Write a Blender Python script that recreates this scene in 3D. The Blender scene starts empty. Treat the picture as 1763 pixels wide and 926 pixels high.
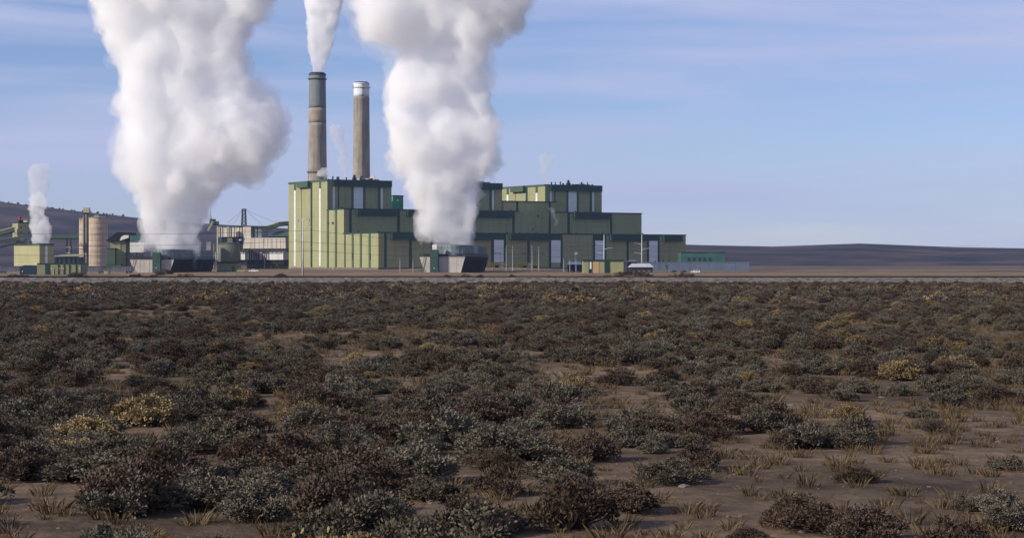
import bpy, bmesh, math, random
from mathutils import Vector, Matrix, noise as mnoise
R = math.radians
random.seed(7)
scene = bpy.context.scene
COL = scene.collection

# ------------------------------------------------------------------ camera, sky, sun, exposure
FPX, HOR, CXP, CAMZ = 3400.0, 452.0, 881.5, 5.7       # focal length / horizon / centre in photo pixels, eye height
cam_d = bpy.data.cameras.new('camera'); cam = bpy.data.objects.new('camera', cam_d); COL.objects.link(cam)
cam_d.sensor_width = 36.0; cam_d.lens = 36.0 * FPX / 1763.0
cam_d.shift_y = -(463.0 - HOR) / 1763.0
cam_d.clip_start = 0.5; cam_d.clip_end = 40000
cam.location = (0, 0, CAMZ); cam.rotation_euler = (R(90), 0, 0)
scene.camera = cam

SUN_EL, SUN_B = 26.0, 27.5                            # elevation; degrees from due left towards the camera
sdir = Vector((-math.cos(R(SUN_B)) * math.cos(R(SUN_EL)), -math.sin(R(SUN_B)) * math.cos(R(SUN_EL)), math.sin(R(SUN_EL))))
sun_d = bpy.data.lights.new('sun', 'SUN'); sun_d.energy = 4.2; sun_d.angle = R(0.5); sun_d.color = (1.0, 0.905, 0.775)
sun = bpy.data.objects.new('sun', sun_d); COL.objects.link(sun)
sun.rotation_euler = sdir.to_track_quat('Z', 'Y').to_euler()

world = bpy.data.worlds.new('World'); scene.world = world; world.use_nodes = True
wn, wl = world.node_tree.nodes, world.node_tree.links
wn.clear()
def wnode(t, **kw):
    n = wn.new(t)
    for k, v in kw.items(): setattr(n, k, v)
    return n
sky = wnode('ShaderNodeTexSky', sky_type='NISHITA', sun_disc=False)
sky.sun_elevation = R(SUN_EL); sky.sun_rotation = math.atan2(sdir.x, sdir.y) % (2 * math.pi)
sky.air_density = 1.0; sky.dust_density = 0.6; sky.ozone_density = 2.0; sky.altitude = 1900
bg = wnode('ShaderNodeBackground'); bg.inputs[1].default_value = 0.095
out = wnode('ShaderNodeOutputWorld')
tc = wnode('ShaderNodeTexCoord')
mp = wnode('ShaderNodeMapping'); mp.inputs['Scale'].default_value = (2.2, 2.2, 26.0); mp.inputs['Rotation'].default_value = (0, R(0.8), 0)
nz = wnode('ShaderNodeTexNoise'); nz.inputs['Scale'].default_value = 1.6; nz.inputs['Detail'].default_value = 5.0; nz.inputs['Roughness'].default_value = 0.5; nz.inputs['Distortion'].default_value = 0.4
rp = wnode('ShaderNodeValToRGB'); rp.color_ramp.elements[0].position = 0.38; rp.color_ramp.elements[1].position = 0.64
rp.color_ramp.elements[1].color = (0.9, 0.9, 0.9, 1)
mx = wnode('ShaderNodeMix', data_type='RGBA'); mx.inputs['B'].default_value = (4.6, 5.05, 7.3, 1)
tint = wnode('ShaderNodeMix', data_type='RGBA', blend_type='MULTIPLY'); tint.inputs['Factor'].default_value = 1.0; tint.inputs['B'].default_value = (0.80, 0.82, 1.06, 1)
wl.new(tc.outputs['Generated'], mp.inputs['Vector']); wl.new(mp.outputs['Vector'], nz.inputs['Vector'])
wl.new(nz.outputs['Fac'], rp.inputs['Fac']); wl.new(rp.outputs['Color'], mx.inputs['Factor'])
wl.new(sky.outputs['Color'], tint.inputs['A']); wl.new(tint.outputs['Result'], mx.inputs['A'])
wl.new(mx.outputs['Result'], bg.inputs['Color']); wl.new(bg.outputs['Background'], out.inputs['Surface'])

scene.view_settings.view_transform = 'Standard'; scene.view_settings.look = 'None'
scene.view_settings.exposure = 0.22; scene.view_settings.gamma = 1.0; scene.view_settings.use_curve_mapping = False
scene.render.engine = 'CYCLES'
cy = scene.cycles
cy.use_denoising = True; cy.max_bounces = 64; cy.diffuse_bounces = 3; cy.glossy_bounces = 3; cy.volume_bounces = 48
cy.transmission_bounces = 4; cy.use_adaptive_sampling = False; cy.caustics_reflective = False; cy.caustics_refractive = False

# ------------------------------------------------------------------ materials
MATS = {}
def mat(name, col, rough=0.8, var=0.12, scale=0.15, col2=None, streak=None, rows=None, bump=0.0, metallic=0.0, island=False, spec=0.3, stain=None, rowdark=0.3):
    """procedural surface: base colour + soft noise; streak = vertical run-down dirt; rows = panel course height in metres"""
    m = bpy.data.materials.new(name); m.use_nodes = True
    N, L = m.node_tree.nodes, m.node_tree.links
    b = N['Principled BSDF']
    b.inputs['Roughness'].default_value = rough; b.inputs['Metallic'].default_value = metallic
    b.inputs['Specular IOR Level'].default_value = spec
    tcn = N.new('ShaderNodeTexCoord')
    n1 = N.new('ShaderNodeTexNoise'); n1.inputs['Scale'].default_value = scale; n1.inputs['Detail'].default_value = 6; n1.inputs['Roughness'].default_value = 0.6
    L.new(tcn.outputs['Object'], n1.inputs['Vector'])
    r1 = N.new('ShaderNodeValToRGB'); r1.color_ramp.elements[0].position = 0.3; r1.color_ramp.elements[1].position = 0.7
    c2 = col2 or tuple(c * (1 - var * 2) for c in col)
    c1 = col if col2 else tuple(min(1, c * (1 + var)) for c in col)
    r1.color_ramp.elements[0].color = (*c2, 1); r1.color_ramp.elements[1].color = (*c1, 1)
    L.new(n1.outputs['Fac'], r1.inputs['Fac'])
    cur = r1.outputs['Color']
    def mul(fac_socket, dark, amount):
        nonlocal cur
        mm = N.new('ShaderNodeMix'); mm.data_type = 'RGBA'; mm.blend_type = 'MULTIPLY'
        mm.inputs['B'].default_value = (*dark, 1)
        mt = N.new('ShaderNodeMath'); mt.operation = 'MULTIPLY'; mt.inputs[1].default_value = amount
        L.new(fac_socket, mt.inputs[0]); L.new(mt.outputs[0], mm.inputs['Factor']); L.new(cur, mm.inputs['A'])
        cur = mm.outputs['Result']
    if streak:
        mpn = N.new('ShaderNodeMapping'); mpn.inputs['Scale'].default_value = (1, 1, 0.06)
        L.new(tcn.outputs['Object'], mpn.inputs['Vector'])
        n2 = N.new('ShaderNodeTexNoise'); n2.inputs['Scale'].default_value = 0.55; n2.inputs['Detail'].default_value = 4
        L.new(mpn.outputs['Vector'], n2.inputs['Vector'])
        r2 = N.new('ShaderNodeValToRGB'); r2.color_ramp.elements[0].position = 0.48; r2.color_ramp.elements[1].position = 0.75
        L.new(n2.outputs['Fac'], r2.inputs['Fac']); mul(r2.outputs['Color'], stain or (0.45, 0.4, 0.35), streak)
    if rows:
        sp = N.new('ShaderNodeSeparateXYZ'); L.new(tcn.outputs['Object'], sp.inputs[0])
        dv = N.new('ShaderNodeMath'); dv.operation = 'DIVIDE'; dv.inputs[1].default_value = rows; L.new(sp.outputs['Z'], dv.inputs[0])
        fr = N.new('ShaderNodeMath'); fr.operation = 'FRACT'; L.new(dv.outputs[0], fr.inputs[0])
        lt = N.new('ShaderNodeMath'); lt.operation = 'LESS_THAN'; lt.inputs[1].default_value = 0.09; L.new(fr.outputs[0], lt.inputs[0])
        mul(lt.outputs[0], (0.55, 0.55, 0.55), rowdark)
        fl = N.new('ShaderNodeMath'); fl.operation = 'FLOOR'; L.new(dv.outputs[0], fl.inputs[0])
        wnz = N.new('ShaderNodeTexWhiteNoise'); wnz.noise_dimensions = '1D'; L.new(fl.outputs[0], wnz.inputs['W'])
        mul(wnz.outputs['Value'], (0.8, 0.8, 0.78), rowdark)
    if island:
        gm = N.new('ShaderNodeNewGeometry'); mul(gm.outputs['Random Per Island'], (0.35, 0.32, 0.3), 0.9)
        oi = N.new('ShaderNodeObjectInfo'); mul(oi.outputs['Random'], (0.55, 0.5, 0.42), 0.8)
    L.new(cur, b.inputs['Base Color'])
    if bump:
        bp = N.new('ShaderNodeBump'); bp.inputs['Strength'].default_value = bump; bp.inputs['Distance'].default_value = 0.3
        n3 = N.new('ShaderNodeTexNoise'); n3.inputs['Scale'].default_value = scale * 12; n3.inputs['Detail'].default_value = 5
        L.new(tcn.outputs['Object'], n3.inputs['Vector']); L.new(n3.outputs['Fac'], bp.inputs['Height']); L.new(bp.outputs['Normal'], b.inputs['Normal'])
    MATS[name] = m
    return m
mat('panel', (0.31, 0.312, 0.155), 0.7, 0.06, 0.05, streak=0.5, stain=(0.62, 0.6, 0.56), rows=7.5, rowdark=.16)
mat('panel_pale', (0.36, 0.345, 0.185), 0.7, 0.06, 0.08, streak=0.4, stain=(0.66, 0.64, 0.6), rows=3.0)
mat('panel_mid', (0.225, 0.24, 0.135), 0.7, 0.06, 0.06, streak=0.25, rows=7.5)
mat('trim', (0.008, 0.046, 0.034), 0.6, 0.15, 0.1)
mat('trim_mid', (0.055, 0.095, 0.058), 0.6, 0.12, 0.1)
mat('teal', (0.045, 0.12, 0.105), 0.6, 0.15, 0.1, rows=3)
mat('navy', (0.012, 0.035, 0.06), 0.6, 0.2, 0.2)
mat('lightstrip', (0.72, 0.74, 0.74), 0.35, 0.04, 0.2, rows=5.0, spec=0.5)
mat('foundation', (0.17, 0.14, 0.115), 0.9, 0.15, 0.2, streak=0.5)
mat('roofing', (0.12, 0.12, 0.11), 0.9, 0.2, 0.2)
mat('steel', (0.055, 0.058, 0.06), 0.6, 0.25, 0.6)
mat('steel_dark', (0.018, 0.018, 0.022), 0.6, 0.25, 0.6)
mat('galv', (0.52, 0.55, 0.57), 0.45, 0.1, 0.6)
mat('white', (0.78, 0.77, 0.74), 0.6, 0.06, 0.4)
mat('cladding', (0.50, 0.455, 0.385), 0.7, 0.1, 0.12, streak=0.85, rows=2.4, stain=(0.45, 0.33, 0.24))
mat('cladding_white', (0.66, 0.65, 0.62), 0.7, 0.08, 0.12, streak=0.4)
mat('cladding_grey', (0.27, 0.26, 0.26), 0.7, 0.12, 0.12, streak=0.5)
mat('glazing', (0.10, 0.13, 0.13), 0.25, 0.2, 0.3, spec=0.6)
mat('concrete', (0.32, 0.285, 0.232), 0.9, 0.16, 0.08, streak=0.7, rows=5.2, rowdark=.18)
mat('silo_concrete', (0.47, 0.38, 0.29), 0.9, 0.10, 0.1, streak=0.7, rows=5.0, rowdark=0.15)
mat('stack_paint', (0.19, 0.21, 0.205), 0.8, 0.1, 0.06, streak=0.4)
mat('stack_orange', (0.33, 0.265, 0.20), 0.9, 0.15, 0.1, streak=0.5)
mat('stack_white', (0.70, 0.72, 0.74), 0.6, 0.05, 0.1)
mat('tower_wall', (0.50, 0.46, 0.41), 0.85, 0.10, 0.15, streak=0.45)
mat('louver', (0.018, 0.014, 0.020), 0.8, 0.3, 0.4)
mat('fan_stack', (0.20, 0.25, 0.27), 0.7, 0.15, 0.2, streak=0.5)
mat('stairbox', (0.03, 0.075, 0.06), 0.7, 0.12, 0.2)
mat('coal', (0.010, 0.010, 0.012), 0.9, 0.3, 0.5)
mat('railcar', (0.13, 0.135, 0.16), 0.6, 0.2, 0.3, streak=0.5)
mat('snow_roof', (0.46, 0.48, 0.52), 0.7, 0.08, 0.4)
mat('brick_dark', (0.045, 0.032, 0.030), 0.8, 0.2, 0.5)
mat('glass_dark', (0.02, 0.025, 0.03), 0.15, 0.1, 0.5, spec=0.7)
mat('yellow', (0.55, 0.36, 0.07), 0.6, 0.1, 0.4)
mat('tan_paint', (0.48, 0.31, 0.16), 0.4, 0.05, 0.5, spec=0.5)
mat('car_dark', (0.03, 0.035, 0.045), 0.3, 0.1, 0.5, spec=0.6)
mat('rubber', (0.015, 0.015, 0.015), 0.9, 0.1, 0.5)
mat('red', (0.28, 0.03, 0.02), 0.6, 0.1, 0.5)
mat('pipe_pale', (0.40, 0.37, 0.27), 0.6, 0.1, 0.3)
mat('rail_steel', (0.012, 0.010, 0.010), 0.8, 0.2, 0.5, spec=0.1)
mat('tie', (0.04, 0.032, 0.026), 0.95, 0.2, 0.6)
mat('gravel', (0.31, 0.265, 0.225), 0.95, 0.2, 0.7, col2=(0.04, 0.034, 0.031), bump=1.0)
mat('bark', (0.07, 0.05, 0.038), 0.95, 0.2, 2.0)
mat('sage_leaf', (0.235, 0.215, 0.16), 0.9, 0.2, 0.6, island=True)
mat('brown_leaf', (0.175, 0.125, 0.09), 0.9, 0.2, 0.6, island=True)
mat('gold_leaf', (0.46, 0.35, 0.17), 0.9, 0.2, 0.6, island=True)
mat('dry_grass', (0.23, 0.165, 0.085), 0.9, 0.2, 0.6, island=True)
mat('tank_green', (0.12, 0.135, 0.09), 0.7, 0.12, 0.2, streak=0.5)
mat('teal_bright', (0.03, 0.30, 0.20), 0.6, 0.1, 0.1, rows=3)
mat('ware', (0.58, 0.62, 0.58), 0.6, 0.06, 0.1, streak=0.4)
mat('wire', (0.05, 0.05, 0.055), 0.6, 0.1, 0.5)
mat('conifer', (0.018, 0.026, 0.018), 0.9, 0.2, 0.5)

def ground_mat(name='earth', ca=(0.095, 0.068, 0.048), cb=(0.25, 0.18, 0.118)):
    m = bpy.data.materials.new(name); m.use_nodes = True
    N, L = m.node_tree.nodes, m.node_tree.links; b = N['Principled BSDF']; b.inputs['Roughness'].default_value = 0.95; b.inputs['Specular IOR Level'].default_value = 0.1
    t = N.new('ShaderNodeTexCoord')
    def nz(s, d=6):
        n = N.new('ShaderNodeTexNoise'); n.inputs['Scale'].default_value = s; n.inputs['Detail'].default_value = d; L.new(t.outputs['Object'], n.inputs['Vector']); return n
    def ramp(src, p0, p1, c0, c1):
        r = N.new('ShaderNodeValToRGB'); r.color_ramp.elements[0].position = p0; r.color_ramp.elements[1].position = p1
        r.color_ramp.elements[0].color = (*c0, 1); r.color_ramp.elements[1].color = (*c1, 1); L.new(src, r.inputs['Fac']); return r
    a = ramp(nz(0.07, 10).outputs['Fac'], 0.36, 0.64, ca, cb)
    c = ramp(nz(0.9, 8).outputs['Fac'], 0.35, 0.7, (0.45, 0.42, 0.38), (1, 1, 1))
    mm = N.new('ShaderNodeMix'); mm.data_type = 'RGBA'; mm.blend_type = 'MULTIPLY'; mm.inputs['Factor'].default_value = 0.8
    L.new(a.outputs['Color'], mm.inputs['A']); L.new(c.outputs['Color'], mm.inputs['B'])
    L.new(mm.outputs['Result'], b.inputs['Base Color'])
    bp = N.new('ShaderNodeBump'); bp.inputs['Strength'].default_value = 0.8; bp.inputs['Distance'].default_value = 0.15
    L.new(nz(2.5, 8).outputs['Fac'], bp.inputs['Height']); L.new(bp.outputs['Normal'], b.inputs['Normal'])
    MATS[name] = m
ground_mat(); ground_mat('yard', (0.19, 0.135, 0.088), (0.34, 0.25, 0.155))
def hill_mat():
    m = bpy.data.materials.new('hillside'); m.use_nodes = True
    N, L = m.node_tree.nodes, m.node_tree.links; b = N['Principled BSDF']; b.inputs['Roughness'].default_value = 1.0; b.inputs['Specular IOR Level'].default_value = 0.0
    t = N.new('ShaderNodeTexCoord'); mpn = N.new('ShaderNodeMapping'); mpn.inputs['Scale'].default_value = (0.35, 0.35, 2.2); L.new(t.outputs['Object'], mpn.inputs['Vector'])
    n = N.new('ShaderNodeTexNoise'); n.inputs['Scale'].default_value = 0.014; n.inputs['Detail'].default_value = 9; n.inputs['Roughness'].default_value = 0.62; L.new(mpn.outputs['Vector'], n.inputs['Vector'])
    r = N.new('ShaderNodeValToRGB'); e = r.color_ramp.elements
    e[0].position = 0.38; e[0].color = (0.024, 0.028, 0.036, 1); e[1].position = 0.66; e[1].color = (0.125, 0.088, 0.078, 1)
    k = e.new(0.52); k.color = (0.058, 0.050, 0.055, 1)
    L.new(n.outputs['Fac'], r.inputs['Fac']); L.new(r.outputs['Color'], b.inputs['Base Color'])
    MATS['hillside'] = m
hill_mat()
def vol_mat(name, density, aniso=0.0, col=(0.995, 0.995, 0.998)):
    m = bpy.data.materials.new(name); m.use_nodes = True
    N, L = m.node_tree.nodes, m.node_tree.links; N.clear()
    o = N.new('ShaderNodeOutputMaterial'); v = N.new('ShaderNodeVolumePrincipled')
    v.inputs['Color'].default_value = (*col, 1); v.inputs['Density'].default_value = density; v.inputs['Anisotropy'].default_value = aniso
    L.new(v.outputs['Volume'], o.inputs['Volume']); MATS[name] = m
vol_mat('steam_edge', 0.022, col=(.998, .999, 1)); vol_mat('steam_puff', 0.16, col=(1, 1, 1)); vol_mat('steam_outer', 0.055, col=(.997, .9985, 1)); vol_mat('steam_core', 0.075, col=(.997, .9985, 1)); vol_mat('steam_thin', 0.2, col=(1, 1, 1)); vol_mat('smoke_grey', 0.10, col=(0.95, 0.95, 0.97))
vol_mat('smoke_drift', 0.014, col=(0.95, 0.95, 0.97))
vol_mat('air', 0.000038, 0.2, (0.54, 0.68, 1.0))

# ------------------------------------------------------------------ mesh helpers
def at(px, py, D):
    """point of the place that stands D metres away in the direction of photo pixel (px, py)"""
    return Vector(((px - CXP) * D / FPX, D, CAMZ + (HOR - py) * D / FPX))
def wx(px, D): return (px - CXP) * D / FPX
def wz(py, D): return CAMZ + (HOR - py) * D / FPX
class MB:
    def __init__(s): s.v, s.f = [], []
    def add(s, vs, fs):
        k = len(s.v); s.v += [tuple(p) for p in vs]; s.f += [tuple(i + k for i in f) for f in fs]; return s
    def box(s, x0, x1, y0, y1, z0, z1):
        return s.add([(x0,y0,z0),(x1,y0,z0),(x1,y1,z0),(x0,y1,z0),(x0,y0,z1),(x1,y0,z1),(x1,y1,z1),(x0,y1,z1)],
                     [(0,3,2,1),(4,5,6,7),(0,1,5,4),(1,2,6,5),(2,3,7,6),(3,0,4,7)])
    def pbox(s, x0, x1, y0, y1, D, depth, base=None):
        """box whose near face, D metres off, spans photo pixels x0..x1 and y0 (top) .. y1 (bottom, or base height)"""
        return s.box(wx(x0, D), wx(x1, D), D, D + depth, wz(y1, D) if base is None else base, wz(y0, D))
    def bar(s, a, b, w, h=None):
        """beam of rectangular section from a to b"""
        a, b = Vector(a), Vector(b); h = h or w; d = (b - a).normalized()
        r = d.cross(Vector((0,0,1)));  r = r.normalized() if r.length > 1e-4 else Vector((1,0,0)); u = r.cross(d).normalized()
        p = []
        for c in (a, b):
            for i, j in ((-1,-1),(1,-1),(1,1),(-1,1)): p.append(c + r*i*w/2 + u*j*h/2)
        return s.add(p, [(0,1,2,3),(7,6,5,4),(0,4,5,1),(1,5,6,2),(2,6,7,3),(3,7,4,0)])
    def tube(s, pts, rads, n=8, cap=True):
        pts = [Vector(p) for p in pts]
        if not hasattr(rads, '__len__'): rads = [rads] * len(pts)
        vs, fs = [], []
        for i, p in enumerate(pts):
            d = (pts[min(i+1, len(pts)-1)] - pts[max(i-1, 0)]).normalized()
            r = d.cross(Vector((0,1,0.01))); r.normalize(); u = d.cross(r)
            for k in range(n):
                a = 2*math.pi*k/n; vs.append(p + (r*math.cos(a) + u*math.sin(a)) * rads[i])
        for i in range(len(pts)-1):
            for k in range(n): fs.append((i*n+k, i*n+(k+1)%n, (i+1)*n+(k+1)%n, (i+1)*n+k))
        if cap: fs += [tuple(range(n-1,-1,-1)), tuple(range((len(pts)-1)*n, len(pts)*n))]
        return s.add(vs, fs)
    def lathe(s, cx, cy, prof, n=48, cap=True):
        """profile [(radius, z)...] turned about the vertical through (cx, cy)"""
        vs, fs = [], []
        for r, z in prof:
            for k in range(n):
                a = 2*math.pi*k/n; vs.append((cx + r*math.cos(a), cy + r*math.sin(a), z))
        for i in range(len(prof)-1):
            for k in range(n): fs.append((i*n+k, i*n+(k+1)%n, (i+1)*n+(k+1)%n, (i+1)*n+k))
        if cap: fs += [tuple(range(n-1,-1,-1)), tuple(range((len(prof)-1)*n, len(prof)*n))]
        return s.add(vs, fs)
    def prism(s, poly, y0, y1):
        """outline in (x, z) pushed from y0 to y1"""
        n = len(poly)
        vs = [(x, y0, z) for x, z in poly] + [(x, y1, z) for x, z in poly]
        fs = [tuple(range(n)), tuple(range(2*n-1, n-1, -1))] + [(i, i+n, (i+1)%n+n, (i+1)%n) for i in range(n)]
        return s.add(vs, fs)
    def mesh(s, name):
        m = bpy.data.meshes.new(name); m.from_pydata(s.v, [], s.f); m.validate()
        b = bmesh.new(); b.from_mesh(m); bmesh.ops.recalc_face_normals(b, faces=b.faces); b.to_mesh(m); b.free()
        return m
    def build(s, name, material, parent=None, local=False, smooth=False):
        m = s.mesh(name); m.materials.append(MATS[material])
        o = bpy.data.objects.new(name, m); COL.objects.link(o)
        if parent is not None:
            o.parent = parent
            if not local:
                q = parent; off = Vector((0,0,0))
                while q is not None: off += Vector(q.location); q = q.parent
                m.transform(Matrix.Translation(-off))
        if smooth:
            for p in m.polygons: p.use_smooth = len(p.vertices) == 4
        return o
def tag(o, label=None, cat=None, group=None, kind=None):
    if label: o['label'] = label
    if cat: o['category'] = cat
    if group: o['group'] = group
    if kind: o['kind'] = kind
    return o
def thing(name, label, cat, loc=(0,0,0), rotz=0.0, group=None):
    o = bpy.data.objects.new(name, None); COL.objects.link(o); o.location = loc; o.rotation_euler = (0,0,rotz)
    o.empty_display_size = 0.5
    return tag(o, label, cat, group)
def lattice(mb, base, top, w0, w1, n, leg=0.35, brace=0.22):
    """four-legged lattice mast between two points"""
    base, top = Vector(base), Vector(top); cs = ((-1,-1),(1,-1),(1,1),(-1,1))
    def c(f, k): w = w0 + (w1 - w0)*f; p = base.lerp(top, f); return p + Vector((cs[k%4][0]*w/2, cs[k%4][1]*w/2, 0))
    for k in range(4): mb.bar(c(0,k), c(1,k), leg)
    for i in range(n):
        for k in range(4):
            mb.bar(c(i/n, k), c((i+1)/n, k+1), brace); mb.bar(c(i/n, k+1), c((i+1)/n, k), brace); mb.bar(c((i+1)/n, k), c((i+1)/n, k+1), brace)

# ------------------------------------------------------------------ the setting: ground, hills, track bed
def gz(x, y):
    """height of the ground"""
    z = 0.0
    if y < 610: z = -0.5 + 0.35 * mnoise.noise(Vector((x*0.012, y*0.012, 3.1))) * min(1, max(0, (590 - y)/40))
    if y < 45: z = max(z, 4.05 - max(0, y - 9) * 0.165)
    if 760 < y < 1560:
        k = min(1, (y-760)/120) * min(1, (1560-y)/80)
        z += k * (0.9*max(0, mnoise.noise(Vector((x*0.018, y*0.008, 7.7)))) )
        z += 2.2*math.exp(-((x+35-(y-1350)*.2)/60)**2) * math.exp(-((y-1400)/70)**2)
    return z
def sheet(name, xs, ys, fz, material, smooth=True):
    mb = MB(); n = len(xs)
    mb.v = [(x, y, fz(x, y)) for y in ys for x in xs]
    mb.f = [(j*n+i, j*n+i+1, (j+1)*n+i+1, (j+1)*n+i) for j in range(len(ys)-1) for i in range(n-1)]
    o = mb.build(name, material)
    if smooth:
        for p in o.data.polygons: p.use_smooth = True
    return o
xs = [-9000, -6000, -4000, -2500, -1500, -1000] + [-700 + 14*i for i in range(101)] + [1000, 1500, 2500, 4000, 6000, 9000]
ys = [-400, -150, -40, 0, 5, 9, 14, 20, 27, 35, 45] + [52+9*i for i in range(79)] + [770 + 22*i for i in range(40)] + [1720, 1900, 2200, 2800, 3600, 5000, 7000, 10000]
tag(sheet('ground', xs, ys, gz, 'earth'), kind='structure')
# ballast embankment of the railway, sloped towards the camera, with a flat crown
TRK = 603.0
def bank(o, x0, x1):
    prof = [(TRK-9.6, -0.65), (TRK-7.6, -0.3), (TRK-1.9, 1.15), (TRK+1.9, 1.15), (TRK+6.5, -0.4)]
    mb = MB(); n = len(prof); xsn = [x0 + (x1-x0)*i/240 for i in range(241)]
    for x in xsn:
        for k, (y, z) in enumerate(prof):
            e = mnoise.noise(Vector((x*0.25, k*3.3, 1.0)))
            mb.v.append((x, y + (e*0.5 if k in (0,1) else 0), z + (e*0.10 if k < 2 else 0)))
    mb.f = [(i*n+k, (i+1)*n+k, (i+1)*n+k+1, i*n+k+1) for i in range(len(xsn)-1) for k in range(n-1)]
    return mb.build(o, 'gravel')
tag(sheet('plant_yard', [x for x in xs if abs(x) <= 1000], [y for y in ys if 640 < y < 1720], lambda x, y: gz(x, y)+.03, 'yard'), kind='structure')
tag(bank('track_embankment', -420, 420), kind='structure')
def hills():
    def ridge(px):
        P = [(-1200,352),(-600,335),(-250,340),(0,348),(90,358),(225,373),(330,383),(470,391),(640,402),(900,414),(1190,421),(1330,424),(1480,419),(1640,425),(1800,428),(2300,418),(3000,400)]
        for (a, ya), (b, yb) in zip(P, P[1:]):
            if a <= px <= b: return ya + (yb-ya)*(px-a)/(b-a)
        return 420
    mb = MB(); pxs = list(range(-1200, 3001, 10)); rows = 26
    for j in range(rows):
        f = j/(rows-1)
        for px in pxs:
            D = 3300 + 2300*f
            top = wz(ridge(px), 5000)
            s = math.sin(min(1, f/0.74)*math.pi/2)**1.5 if f <= 0.74 else math.cos((f-0.74)/0.26*math.pi/2)
            x = wx(px, D)
            e = mnoise.fractal(Vector((x*0.0022, D*0.0022, 0.4)), 0.9, 2.1, 6)
            mb.v.append((x, D, -1 + top*s*(1 + 0.16*e*(1-abs(f-0.74)*0.9)*(1 if f < 0.6 else 0.15))))
    n = len(pxs)
    mb.f = [(j*n+i, j*n+i+1, (j+1)*n+i+1, (j+1)*n+i) for j in range(rows-1) for i in range(n-1)]
    o = mb.build('hills', 'hillside')
    for p in o.data.polygons: p.use_smooth = True
    tag(o, kind='structure')
    tr = MB(); rnd = random.Random(4); rowk = int(0.74*(rows-1))
    for k in range(170):
        i = rnd.randrange(60, 142); v = Vector(mb.v[rowk*n+i]); w = rnd.uniform(2.5, 6); h = w*rnd.uniform(0.6, 1.0)
        x = v.x + rnd.uniform(-8, 8)
        tr.lathe(x, v.y - rnd.uniform(0, 60), [(w*.3, v.z-4), (w*.55, v.z+h*.3), (w*.45, v.z+h*.7), (0.2, v.z+h)], 7)
    tag(tr.build('ridge_trees', 'conifer'), 'dark juniper trees dotting the ridge line of the far hill', 'trees', kind='stuff')
hills()
def railway():
    t = thing('railway_track', 'dark railway track running along the top of the gravel embankment', 'railway', (0, TRK, 1.22))
    for s in (-0.7175, 0.7175):
        m = MB()
        for (w, z0, z1) in ((0.15, 0.14, 0.165), (0.04, 0.165, 0.315), (0.08, 0.315, 0.365)): m.box(-420, 420, s-w/2, s+w/2, z0, z1)
        m.build('rail', 'rail_steel', t, local=True)
    m = MB()
    for i in range(1290): x = -419 + i*0.65; m.box(x-0.15, x+0.15, -1.35, 1.35, -0.12, 0.14)
    tag(m.build('ties', 'tie', t, local=True), kind='stuff')
railway()

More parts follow.
